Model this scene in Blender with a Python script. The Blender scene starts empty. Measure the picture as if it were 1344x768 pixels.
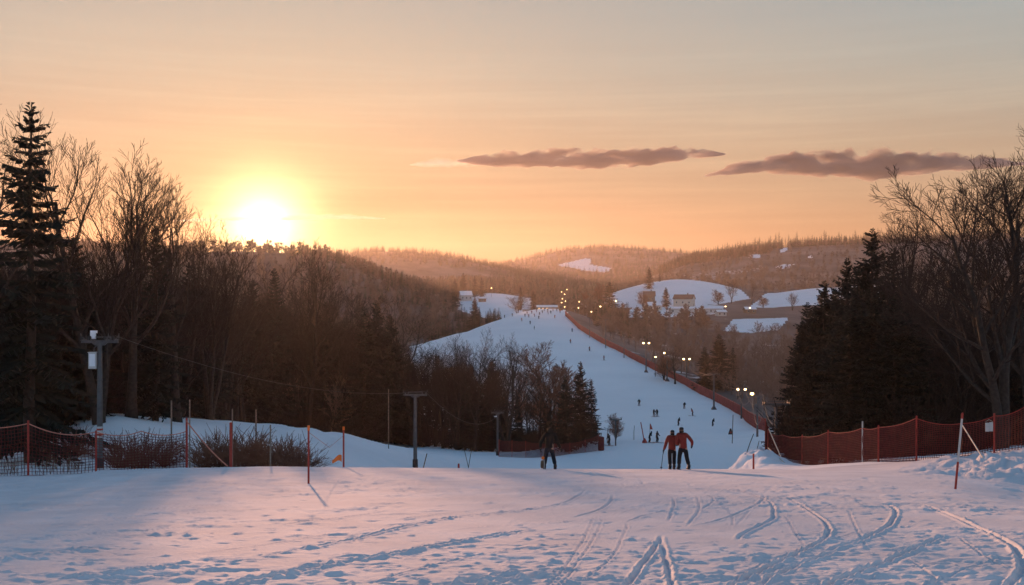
import bpy, bmesh, math, random
import numpy as np
from mathutils import Vector, Matrix

rng = np.random.default_rng(7)
random.seed(7)
S = bpy.context.scene
COL = S.collection
R = math.radians
F = 1400.0            # focal length in photo pixels; the eye is at the origin looking along +Y
HZ = 400.0            # image row of the true horizon


def ray(px, py, Y):
    return Vector((Y * (px - 672.0) / F, Y, Y * (HZ - py) / F))


# ------------------------------------------------------------------ tagging
def tag(o, label=None, cat=None, group=None, kind=None):
    if label: o['label'] = label
    if cat: o['category'] = cat
    if group: o['group'] = group
    if kind: o['kind'] = kind
    return o


def empty(name, loc, rz=0.0, scale=None):
    o = bpy.data.objects.new(name, None)
    o.empty_display_size = 0.3
    COL.objects.link(o)
    o.location = loc
    o.rotation_euler = (0, 0, rz)
    if scale is not None:
        o.scale = scale if hasattr(scale, '__len__') else (scale,) * 3
    return o


def link(name, me, parent=None, loc=None, rz=None):
    o = bpy.data.objects.new(name, me)
    COL.objects.link(o)
    if parent is not None: o.parent = parent
    if loc is not None: o.location = loc
    if rz is not None: o.rotation_euler = (0, 0, rz)
    return o


# ------------------------------------------------------------------ mesh builder
class MB:
    def __init__(self):
        self.v = []; self.f = []; self.m = []; self.n = 0

    def add(self, vs, fs, mi=0):
        b = self.n
        self.v.extend([tuple(p) for p in vs]); self.n += len(vs)
        for f in fs:
            self.f.append([i + b for i in f]); self.m.append(mi)

    def box(self, c, s, mi=0, rot=None, taper=1.0):
        x, y, z = s[0] / 2, s[1] / 2, s[2] / 2
        P = [(-x, -y, -z), (x, -y, -z), (x, y, -z), (-x, y, -z),
             (-x * taper, -y * taper, z), (x * taper, -y * taper, z), (x * taper, y * taper, z), (-x * taper, y * taper, z)]
        M = rot if rot is not None else Matrix.Identity(3)
        c = Vector(c)
        P = [M @ Vector(p) + c for p in P]
        self.add(P, [(0, 3, 2, 1), (4, 5, 6, 7), (0, 1, 5, 4), (1, 2, 6, 5), (2, 3, 7, 6), (3, 0, 4, 7)], mi)

    def tube(self, pts, rad, n=6, mi=0, cap=True):
        pts = [Vector(p) for p in pts]
        if not hasattr(rad, '__len__'): rad = [rad] * len(pts)
        vs = []
        for i, p in enumerate(pts):
            d = (pts[min(i + 1, len(pts) - 1)] - pts[max(i - 1, 0)])
            d = d.normalized() if d.length > 1e-9 else Vector((0, 0, 1))
            a = Vector((1, 0, 0)) if abs(d.x) < 0.8 else Vector((0, 1, 0))
            u = d.cross(a).normalized(); w = d.cross(u)
            for k in range(n):
                t = 2 * math.pi * k / n
                vs.append(p + (u * math.cos(t) + w * math.sin(t)) * rad[i])
        fs = []
        for i in range(len(pts) - 1):
            for k in range(n):
                k2 = (k + 1) % n
                fs.append((i * n + k, i * n + k2, (i + 1) * n + k2, (i + 1) * n + k))
        if cap:
            fs.append(tuple(range(n - 1, -1, -1)))
            fs.append(tuple((len(pts) - 1) * n + k for k in range(n)))
        self.add(vs, fs, mi)

    def sphere(self, c, r, mi=0, nu=10, nv=6):
        c = Vector(c); rr = r if hasattr(r, '__len__') else (r, r, r)
        vs = [c + Vector((0, 0, -rr[2]))]
        for j in range(1, nv):
            t = -math.pi / 2 + math.pi * j / nv
            for k in range(nu):
                a = 2 * math.pi * k / nu
                vs.append(c + Vector((rr[0] * math.cos(t) * math.cos(a), rr[1] * math.cos(t) * math.sin(a), rr[2] * math.sin(t))))
        vs.append(c + Vector((0, 0, rr[2])))
        fs = []
        for k in range(nu):
            k2 = (k + 1) % nu
            fs.append((0, 1 + k2, 1 + k))
            for j in range(nv - 2):
                a = 1 + j * nu
                fs.append((a + k, a + k2, a + nu + k2, a + nu + k))
            a = 1 + (nv - 2) * nu
            fs.append((a + k, a + k2, len(vs) - 1))
        self.add(vs, fs, mi)

    def mesh(self, name, mats, smooth=False):
        me = bpy.data.meshes.new(name)
        me.from_pydata(self.v, [], self.f)
        for m in (mats if isinstance(mats, (list, tuple)) else [mats]):
            me.materials.append(m)
        if any(self.m): me.polygons.foreach_set('material_index', self.m)
        if smooth: me.polygons.foreach_set('use_smooth', [True] * len(me.polygons))
        me.update()
        return me

    def obj(self, name, mats, parent=None, loc=None, rz=None, smooth=False):
        return link(name, self.mesh(name, mats, smooth), parent, loc, rz)


def np_mesh(name, V, Fq, mats, smooth=True, midx=None):
    """V (n,3) array, Fq (m,3|4) int array."""
    me = bpy.data.meshes.new(name)
    V = np.asarray(V, np.float32); Fq = np.asarray(Fq, np.int32)
    k = Fq.shape[1]
    me.vertices.add(len(V)); me.vertices.foreach_set('co', V.ravel())
    me.loops.add(len(Fq) * k); me.loops.foreach_set('vertex_index', Fq.ravel())
    me.polygons.add(len(Fq)); me.polygons.foreach_set('loop_start', np.arange(0, len(Fq) * k, k, dtype=np.int32))
    for m in (mats if isinstance(mats, (list, tuple)) else [mats]): me.materials.append(m)
    if midx is not None: me.polygons.foreach_set('material_index', np.asarray(midx, np.int32))
    me.polygons.foreach_set('use_smooth', np.full(len(Fq), smooth))
    me.update(calc_edges=True)
    return me


# ------------------------------------------------------------------ materials
def mat(name, col, rough=0.7, var=0.0, scale=3.0, bump=0.0, bscale=20.0, metal=0.0, spec=0.3, emit=None, estr=0.0, trans=0.0, col2=None):
    m = bpy.data.materials.new(name); m.use_nodes = True
    N = m.node_tree.nodes; L = m.node_tree.links
    b = N['Principled BSDF']
    b.inputs['Base Color'].default_value = (*col, 1)
    b.inputs['Roughness'].default_value = rough
    b.inputs['Metallic'].default_value = metal
    b.inputs['Specular IOR Level'].default_value = spec
    if var > 0 or col2 is not None or bump > 0:
        tc = N.new('ShaderNodeTexCoord')
    if var > 0 or col2 is not None:
        no = N.new('ShaderNodeTexNoise'); no.inputs['Scale'].default_value = scale; no.inputs['Detail'].default_value = 6
        L.new(tc.outputs['Object'], no.inputs['Vector'])
        rp = N.new('ShaderNodeValToRGB')
        rp.color_ramp.elements[0].position = 0.3; rp.color_ramp.elements[1].position = 0.7
        c2 = col2 or tuple(min(1, c * (1 + var)) for c in col)
        c1 = col if col2 else tuple(c * (1 - var) for c in col)
        rp.color_ramp.elements[0].color = (*c1, 1); rp.color_ramp.elements[1].color = (*c2, 1)
        L.new(no.outputs['Fac'], rp.inputs['Fac']); L.new(rp.outputs['Color'], b.inputs['Base Color'])
    if bump > 0:
        nb = N.new('ShaderNodeTexNoise'); nb.inputs['Scale'].default_value = bscale; nb.inputs['Detail'].default_value = 5
        L.new(tc.outputs['Object'], nb.inputs['Vector'])
        bp = N.new('ShaderNodeBump'); bp.inputs['Strength'].default_value = bump; bp.inputs['Distance'].default_value = 0.02
        L.new(nb.outputs['Fac'], bp.inputs['Height']); L.new(bp.outputs['Normal'], b.inputs['Normal'])
    if emit:
        b.inputs['Emission Color'].default_value = (*emit, 1); b.inputs['Emission Strength'].default_value = estr
    return m


M = {}
M['bark'] = mat('bark', (0.034, 0.027, 0.022), 0.9, 0.4, 6, 0.6, 14)
M['bark_pale'] = mat('pale_bark', (0.16, 0.125, 0.095), 0.9, 0.4, 5, 0.6, 14)
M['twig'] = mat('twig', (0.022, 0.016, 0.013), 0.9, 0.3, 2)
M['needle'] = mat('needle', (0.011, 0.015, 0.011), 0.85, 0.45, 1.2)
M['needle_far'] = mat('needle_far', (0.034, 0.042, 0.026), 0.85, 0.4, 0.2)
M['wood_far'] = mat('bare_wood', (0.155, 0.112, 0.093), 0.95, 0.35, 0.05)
M['shrub'] = mat('shrub_twig', (0.16, 0.075, 0.05), 0.9, 0.35, 3)
M['dry'] = mat('dry_grass', (0.17, 0.12, 0.07), 0.9, 0.3, 3)
M['steel'] = mat('galvanised_steel', (0.11, 0.115, 0.12), 0.65, 0.2, 4, 0.2, 30, metal=0.55)
M['dark_steel'] = mat('dark_steel', (0.09, 0.09, 0.095), 0.55, 0.25, 5, metal=0.5)
M['rubber'] = mat('rubber', (0.03, 0.03, 0.03), 0.8, 0.2, 8)
M['pad'] = mat('base_sleeve', (0.05, 0.035, 0.035), 0.8, 0.25, 5)
M['white'] = mat('white_paint', (0.50, 0.50, 0.49), 0.6, 0.06, 6)
M['redpost'] = mat('red_post', (0.34, 0.040, 0.030), 0.55, 0.2, 8)
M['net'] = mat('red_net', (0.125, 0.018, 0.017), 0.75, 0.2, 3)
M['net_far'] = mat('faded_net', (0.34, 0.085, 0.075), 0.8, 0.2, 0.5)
M['rope'] = mat('rope', (0.55, 0.22, 0.16), 0.85, 0.2, 9)
M['rope_pale'] = mat('pale_rope', (0.62, 0.55, 0.45), 0.85, 0.2, 9)
M['orange'] = mat('orange_cloth', (0.85, 0.20, 0.04), 0.8, 0.12, 5)
M['greypost'] = mat('weathered_wood', (0.20, 0.17, 0.14), 0.9, 0.3, 8, 0.4, 30)
M['wood'] = mat('dark_timber', (0.13, 0.085, 0.055), 0.85, 0.3, 6)
M['jacket_red'] = mat('red_jacket', (0.20, 0.026, 0.019), 0.8, 0.22, 9, 0.5, 18)
M['jacket_dark'] = mat('dark_jacket', (0.005, 0.006, 0.006), 0.8, 0.3, 9, 0.5, 18)
M['trouser'] = mat('black_trousers', (0.010, 0.010, 0.013), 0.85, 0.3, 9, 0.5, 18)
M['trouser_blue'] = mat('navy_trousers', (0.011, 0.014, 0.022), 0.85, 0.3, 9, 0.5, 18)
M['boot'] = mat('boots', (0.025, 0.025, 0.028), 0.5, 0.2, 9)
M['skin'] = mat('skin', (0.45, 0.27, 0.20), 0.6, 0.08, 9)
M['hair'] = mat('hair', (0.009, 0.007, 0.006), 0.7, 0.3, 30)
M['glove'] = mat('gloves', (0.018, 0.018, 0.02), 0.75, 0.2, 9)
M['ski'] = mat('ski', (0.25, 0.22, 0.22), 0.4, 0.3, 3)
M['wall'] = mat('plaster', (0.50, 0.46, 0.40), 0.9, 0.1, 1.5)
M['wall_wood'] = mat('boarded_wall', (0.20, 0.145, 0.10), 0.9, 0.25, 2)
M['roof_brown'] = mat('brown_roof', (0.16, 0.10, 0.075), 0.85, 0.25, 1)
M['glass'] = mat('window_pane', (0.05, 0.06, 0.07), 0.15, 0.1, 1)
M['litwin'] = mat('lit_window', (0.8, 0.6, 0.3), 0.5, emit=(1.0, 0.62, 0.25), estr=.45)
M['lamp'] = mat('lamp_glow', (1, 0.8, 0.5), 0.5, emit=(1.0, 0.66, 0.28), estr=6.0)
M['roofsnow'] = mat('roof_snow', (0.80, 0.82, 0.86), 0.8, 0.04, 2)
# ------------------------------------------------------------------ terrain: heights at stations of distance, across bearings
T = {   # Y : [(bearing column, row where the ground of that distance stands)]   bearings and rows as seen from the eye
    38: [(-900, 645), (0, 640), (150, 628), (300, 624), (1100, 624), (1250, 625), (1344, 628), (2250, 622)],
    42: [(-900, 640), (0, 635), (150, 622), (300, 618), (1000, 619), (1150, 620), (1250, 618), (1344, 606), (2250, 596)],
    46: [(-900, 632), (0, 628), (150, 618.5), (250, 615), (350, 612.5), (550, 614), (680, 615.5), (1000, 616), (1060, 617), (1150, 616), (1250, 606), (1344, 592), (2250, 580)],
    53: [(-900, 618), (0, 618), (150, 616), (250, 615), (350, 616), (450, 619), (550, 622), (680, 628), (960, 628), (1000, 624), (1060, 615), (1150, 608), (1250, 599), (1344, 587), (2250, 575)],
    60: [(-900, 606), (0, 610), (150, 613), (250, 613), (350, 617), (450, 621), (550, 628), (620, 640), (945, 640), (968, 626), (1000, 610), (1060, 613), (1150, 604), (1250, 597), (1344, 585), (2250, 570)],
    68: [(-900, 590), (0, 600), (100, 585), (150, 577), (250, 585), (350, 606), (450, 617), (550, 628), (620, 645), (940, 645), (952, 622), (976, 600), (1000, 590), (1018, 606), (1060, 611), (1150, 601), (1250, 595), (1344, 583), (2250, 565)],
    76: [(-900, 575), (0, 590), (100, 556), (150, 548), (250, 566), (350, 590), (450, 608), (550, 624), (620, 648), (940, 648), (962, 622), (990, 594), (1020, 602), (1060, 607), (1150, 597), (1250, 592), (1344, 580), (2250, 560)],
    90: [(-900, 562), (0, 570), (150, 541), (250, 553), (350, 570), (450, 588), (550, 613), (620, 638), (680, 645), (950, 645), (1000, 614), (1060, 596), (1150, 586), (1250, 582), (1344, 575), (2250, 555)],
    105: [(-900, 555), (0, 562), (150, 540), (250, 548), (350, 558), (450, 568), (550, 600), (620, 625), (680, 637), (950, 638), (1000, 610), (1060, 588), (1150, 577), (1344, 570), (2250, 550)],
    120: [(-900, 550), (0, 556), (150, 541), (250, 549), (350, 563), (450, 576), (550, 592), (620, 611), (680, 622), (740, 628), (950, 630), (1000, 604), (1060, 582), (1150, 570), (1344, 562), (2250, 545)],
    145: [(-900, 545), (150, 545), (250, 553), (350, 567), (450, 580), (550, 594), (620, 600), (680, 604), (740, 610), (900, 610), (950, 607), (1000, 594), (1060, 572), (1150, 560), (1344, 552), (2250, 540)],
    165: [(-900, 540), (150, 545), (250, 554), (350, 566), (450, 578), (550, 590), (620, 594), (680, 595), (740, 590), (800, 584), (950, 583), (1000, 578), (1060, 566), (1150, 556), (1344, 545), (2250, 535)],
    200: [(-900, 530), (150, 540), (350, 560), (550, 582), (680, 588), (740, 582), (800, 576), (950, 575), (1000, 568), (1060, 560), (1150, 548), (1344, 538), (2250, 525)],
    250: [(-900, 515), (150, 525), (350, 545), (550, 562), (680, 567), (740, 558), (800, 552), (950, 550), (1000, 549), (1060, 545), (1150, 535), (1344, 525), (2250, 510)],
    300: [(-900, 500), (150, 510), (350, 525), (550, 540), (680, 538), (740, 530), (800, 526), (900, 526), (950, 525), (1000, 525), (1060, 522), (1150, 515), (1344, 505), (2250, 490)],
    350: [(-900, 485), (150, 495), (350, 510), (550, 515), (620, 508), (680, 500), (740, 496), (800, 494), (850, 494), (900, 499), (950, 503), (1000, 505), (1150, 497), (1344, 490), (2250, 475)],
    420: [(-900, 468), (150, 475), (350, 488), (500, 485), (560, 472), (620, 457), (680, 455), (800, 457), (850, 463), (900, 475), (950, 482), (1000, 484), (1150, 478), (1344, 470), (2250, 455)],
    500: [(-900, 450), (350, 465), (500, 466), (550, 453), (600, 438), (680, 428), (740, 428), (780, 434), (800, 442), (850, 456), (900, 465), (1000, 468), (1150, 460), (2250, 440)],
    560: [(-900, 440), (350, 452), (500, 460), (550, 456), (600, 441), (650, 421), (680, 414), (740, 414), (765, 419), (800, 436), (850, 448), (900, 454), (1000, 456), (2250, 430)],
    610: [(-900, 432), (350, 444), (500, 456), (550, 461), (600, 446), (650, 422), (680, 410), (700, 406), (740, 405), (760, 412), (800, 430), (850, 441), (900, 444), (1000, 446), (2250, 425)],
    680: [(-900, 415), (350, 430), (500, 450), (600, 440), (650, 425), (700, 412), (740, 409), (800, 426), (900, 432), (950, 432), (1000, 431), (1060, 438), (2250, 415)],
    740: [(-900, 395), (350, 412), (480, 432), (560, 430), (620, 420), (680, 413), (740, 409), (800, 420), (850, 418), (900, 420), (950, 422), (1030, 420), (1060, 425), (2250, 405)],
    820: [(-900, 355), (150, 360), (345, 362), (430, 370), (520, 396), (590, 408), (650, 406), (700, 405), (740, 406), (800, 411), (850, 409), (950, 407), (1010, 409), (1060, 407), (2250, 390)],
    920: [(-900, 325), (0, 318), (150, 331), (345, 331), (430, 336), (480, 356), (520, 371), (560, 385), (600, 390), (650, 387), (700, 394), (740, 400), (800, 398), (850, 388), (920, 386), (990, 398), (1060, 393), (1150, 390), (2250, 375)],
    1020: [(-900, 335), (0, 326), (150, 340), (345, 340), (430, 347), (480, 365), (560, 388), (600, 388), (650, 384), (700, 392), (750, 397), (790, 388), (850, 371), (890, 366), (930, 370), (960, 377), (1000, 388), (1060, 379), (1130, 376), (2250, 365)],
    1150: [(-900, 350), (0, 345), (345, 358), (480, 378), (560, 385), (620, 380), (700, 385), (760, 396), (850, 378), (890, 373), (960, 379), (1010, 385), (1130, 379), (2250, 360)],
    1350: [(-900, 352), (345, 360), (480, 372), (560, 374), (620, 372), (660, 371), (710, 374), (750, 383), (790, 393), (850, 376), (890, 366), (960, 364), (1060, 366), (1344, 360), (2250, 350)],
    1700: [(-900, 350), (345, 362), (600, 382), (780, 392), (840, 372), (870, 356), (900, 345), (950, 336), (1000, 328), (1060, 324), (1120, 321), (1344, 312), (2250, 300)],
    2000: [(-900, 352), (345, 362), (600, 372), (780, 385), (870, 360), (1000, 345), (1344, 330), (2250, 320)],
    2300: [(-900, 330), (300, 338), (430, 336), (500, 330), (560, 333), (600, 339), (650, 350), (700, 364), (780, 378), (870, 362), (1344, 345), (2250, 335)],
    2600: [(-900, 345), (500, 345), (600, 352), (700, 359), (780, 361), (830, 356), (915, 355), (1344, 350), (2250, 345)],
    3000: [(-900, 345), (500, 352), (620, 352), (660, 348), (700, 338), (740, 328), (790, 325), (830, 326), (880, 331), (920, 335), (1000, 338), (1344, 340), (2250, 345)],
    3400: [(-900, 372), (2250, 372)],
}
PXC = np.arange(-900, 2251, 3.0)
YST = np.array([7.0, 20.0] + sorted(T))
rows = [np.full(len(PXC), -1.7 - 0.1155 * 7), np.full(len(PXC), -1.7 - 0.1155 * 20)]
gk = np.exp(-0.5 * (np.arange(-12, 13) / 3.4) ** 2); gk /= gk.sum()
for Yv in sorted(T):
    a = np.array(T[Yv], float)
    r = np.interp(PXC, a[:, 0], a[:, 1])
    r = np.convolve(np.pad(r, 12, mode='edge'), gk, mode='valid')
    rows.append(Yv * (HZ - r) / F)
ZST = np.array(rows)                                  # (stations, columns)


def pchip_eval(x, y, xn):
    """monotone cubic through y (n, m) at x (n,), evaluated at xn (k,) -> (k, m)"""
    h = np.diff(x)[:, None]; d = np.diff(y, axis=0) / h
    m = np.zeros_like(y)
    w1 = 2 * h[1:] + h[:-1]; w2 = h[1:] + 2 * h[:-1]
    with np.errstate(divide='ignore', invalid='ignore'):
        hm = (w1 + w2) / (w1 / d[:-1] + w2 / d[1:])
    m[1:-1] = np.where(d[:-1] * d[1:] > 0, hm, 0.0)
    m[0] = d[0]; m[-1] = d[-1]
    i = np.clip(np.searchsorted(x, xn) - 1, 0, len(x) - 2)
    t = ((xn - x[i]) / (x[i + 1] - x[i]))[:, None]; hh = h[i]
    return (y[i] * (1 + 2 * t) * (1 - t) ** 2 + hh * m[i] * t * (1 - t) ** 2 + y[i + 1] * t * t * (3 - 2 * t) + hh * m[i + 1] * t * t * (t - 1))


LY = np.concatenate([np.linspace(7, 60, 160), np.exp(np.linspace(math.log(60.3), math.log(3400), 560))])
ZG = pchip_eval(YST, ZST, LY)                          # dense (Y, column) table


def gz(X, Y):
    X = np.asarray(X, float); Y = np.asarray(Y, float)
    Yc = np.clip(Y, 7, 3400)
    px = np.clip(672 + F * X / Yc, -900, 2250)
    j = np.clip((px + 900) / 3.0, 0, len(PXC) - 1.001); j0 = j.astype(int); tj = j - j0
    i0 = np.clip(np.searchsorted(LY, Yc) - 1, 0, len(LY) - 2); ti = (Yc - LY[i0]) / (LY[i0 + 1] - LY[i0])
    z = (ZG[i0, j0] * (1 - ti) + ZG[i0 + 1, j0] * ti) * (1 - tj) + (ZG[i0, j0 + 1] * (1 - ti) + ZG[i0 + 1, j0 + 1] * ti) * tj
    return z


def gpt(px, Y, dz=0.0):
    """a point standing on the ground at a bearing and a distance"""
    X = Y * (px - 672) / F
    return Vector((X, Y, float(gz(X, Y)) + dz))


def hit(px, py, y0=8.0, y1=3400.0):
    """where the line of sight through a pixel meets the ground beyond y0"""
    Ys = np.exp(np.linspace(math.log(y0), math.log(y1), 4000))
    z = gz(Ys * (px - 672) / F, Ys); s = Ys * (HZ - py) / F
    k = np.argmax(z >= s)
    if not (z >= s).any(): k = int(np.argmin(s - z))
    Y = float(Ys[k]); return Vector((Y * (px - 672) / F, Y, float(z[k])))


# value noise ---------------------------------------------------------
def vnoise(x, y, seed=0):
    xi = np.floor(x).astype(np.int64); yi = np.floor(y).astype(np.int64)
    fx = x - xi; fy = y - yi
    fx = fx * fx * (3 - 2 * fx); fy = fy * fy * (3 - 2 * fy)

    def h(a, b):
        n = (a * 374761393 + b * 668265263 + seed * 1442695041) & 0x7fffffff
        n = ((n ^ (n >> 13)) * 1274126177) & 0x7fffffff
        return ((n ^ (n >> 16)) & 0xffff) / 65535.0
    return (h(xi, yi) * (1 - fx) + h(xi + 1, yi) * fx) * (1 - fy) + (h(xi, yi + 1) * (1 - fx) + h(xi + 1, yi + 1) * fx) * fy


def fbm(x, y, octv=4, seed=0):
    s = np.zeros_like(x); a = 0.5; t = 0
    for o in range(octv):
        s += a * vnoise(x * 2 ** o, y * 2 ** o, seed + o * 17); t += a; a *= 0.5
    return s / t - 0.5


# near ski tracks, as drawn on the snow plane ------------------------------------------------
TRK = [
    (0.16, .045, [(914, 650), (916, 667), (901, 690)]), (0.16, .045, [(929, 650), (936, 657), (919, 669)]),
    (0.20, .07, [(921, 642), (964, 644), (994, 652), (1010, 660), (1014, 674), (1008, 684), (974, 700), (966, 709)]),
    (0.18, .05, [(909, 690), (954, 680), (988, 665), (1003, 655), (1003, 649)]),
    (0.20, .08, [(1028, 650), (1051, 664), (1071, 677), (1086, 692), (1085, 704), (1068, 717), (1028, 736), (994, 752), (963, 768), (930, 782)]),
    (0.20, .07, [(970, 782), (994, 768), (1035, 746), (1068, 734), (1095, 722)]),
    (0.22, .08, [(1085, 722), (1108, 716), (1135, 706), (1162, 692), (1175, 677), (1174, 667), (1160, 660)]),
    (0.12, .035, [(1112, 667), (1125, 694), (1135, 719)]),
    (0.20, .08, [(1040, 785), (1081, 768), (1128, 749), (1172, 734), (1205, 719), (1242, 702)]),
    (0.26, .09, [(1205, 660), (1232, 670), (1262, 684), (1296, 700), (1326, 717), (1339, 737), (1336, 754), (1324, 768), (1300, 790)]),
    (0.12, .035, [(1256, 704), (1289, 727), (1326, 747)]), (0.10, .03, [(1028, 674), (1041, 695), (1056, 717)]),
    (0.20, .08, [(867, 702), (855, 727), (818, 768), (795, 790)]), (0.20, .08, [(868, 704), (874, 731), (882, 768), (888, 790)]),
    (0.16, .05, [(882, 652), (885, 664), (877, 684)]), (0.16, .05, [(822, 684), (852, 675), (882, 668)]),
    (0.18, .06, [(805, 649), (801, 659), (785, 670), (751, 679)]),
    (0.20, .06, [(770, 642), (761, 650), (735, 662), (684, 670), (591, 680), (517, 695), (450, 710), (340, 730)]),
    (0.20, .05, [(704, 620), (651, 632), (594, 642), (517, 652)]),
    (0.24, .08, [(450, 737), (500, 729), (550, 721), (617, 709), (704, 694)]),
    (0.24, .08, [(560, 775), (584, 768), (637, 757), (691, 749)]), (0.24, .08, [(620, 775), (637, 768), (681, 761), (718, 754)]),
    (0.20, .06, [(-40, 744), (0, 736), (33, 732), (94, 724), (134, 719)]), (0.22, .08, [(80, 761), (134, 754), (187, 747), (238, 742)]),
    (0.16, .04, [(154, 670), (234, 665), (301, 660), (368, 655)]), (0.24, .08, [(300, 770), (318, 766), (368, 754), (418, 744), (450, 737)]),
    (0.18, .05, [(147, 766), (234, 754), (295, 747)]), (0.16, .045, [(365, 690), (402, 684), (450, 679), (520, 668)]),
    (0.14, .04, [(228, 675), (301, 670), (418, 668)]), (0.18, .05, [(520, 682), (600, 672), (690, 662)]),
    (0.16, .04, [(0, 712), (60, 706), (140, 700), (260, 690)]), (0.16, .04, [(430, 640), (520, 636), (600, 628), (690, 622)]),
    (0.12, .03, [(1190, 732), (1215, 748), (1240, 766)]), (0.12, .03, [(965, 690), (985, 668), (992, 655)]),
    (0.14, .035, [(815, 642), (820, 632), (812, 622)]), (0.14, .035, [(838, 641), (842, 633), (832, 624)]),
    (0.12, .03, [(1236, 662), (1290, 668), (1344, 672)]), (.10, .03, [(700, 790), (742, 744), (770, 704), (782, 676)]), (.10, .03, [(716, 790), (754, 744), (779, 704), (789, 678)]),
    (.10, .03, [(560, 700), (640, 690), (740, 684), (830, 668), (900, 646)]), (.09, .028, [(1344, 690), (1270, 706), (1190, 712), (1120, 700)]), (.10, .03, [(920, 790), (1000, 742), (1080, 712), (1150, 694), (1230, 690), (1344, 705)]),
    (.10, .03, [(0, 690), (90, 684), (200, 676), (330, 660)]), (.10, .03, [(250, 728), (340, 716), (430, 702), (520, 692)]), (.10, .03, [(480, 766), (560, 744), (660, 724), (760, 712)]), (.09, .025, [(600, 640), (680, 634), (770, 632), (860, 640)]),
    (.09, .025, [(900, 628), (960, 632), (1040, 640), (1130, 642)]), (.09, .025, [(1000, 622), (1090, 630), (1180, 640), (1290, 644)]), (.10, .03, [(330, 640), (430, 634), (540, 624)]), (.10, .03, [(760, 766), (800, 730), (818, 700), (822, 684)]),
    (.10, .03, [(1344, 740), (1250, 736), (1160, 752), (1100, 775)]), (.09, .028, [(880, 640), (930, 652), (958, 672), (960, 696)]), (.09, .028, [(1060, 640), (1110, 650), (1140, 668)]), (.10, .03, [(1180, 786), (1250, 752), (1320, 728), (1344, 722)]), (0.12, .03, [(1020, 628), (1036, 634), (1050, 638)]),
]


def on_plane(px, py):
    Y = 1.7 / ((py - HZ) / F - 0.1155)
    return (Y * (px - 672) / F, Y)


def catmull(P, n=8):
    P = [np.array(p) for p in P]; P = [2 * P[0] - P[1]] + P + [2 * P[-1] - P[-2]]
    out = []
    for i in range(1, len(P) - 2):
        for k in range(n):
            t = k / n
            out.append(0.5 * ((2 * P[i]) + (-P[i - 1] + P[i + 1]) * t + (2 * P[i - 1] - 5 * P[i] + 4 * P[i + 1] - P[i + 2]) * t * t + (-P[i - 1] + 3 * P[i] - 3 * P[i + 1] + P[i + 2]) * t ** 3))
    out.append(P[-2]); return np.array(out)


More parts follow.
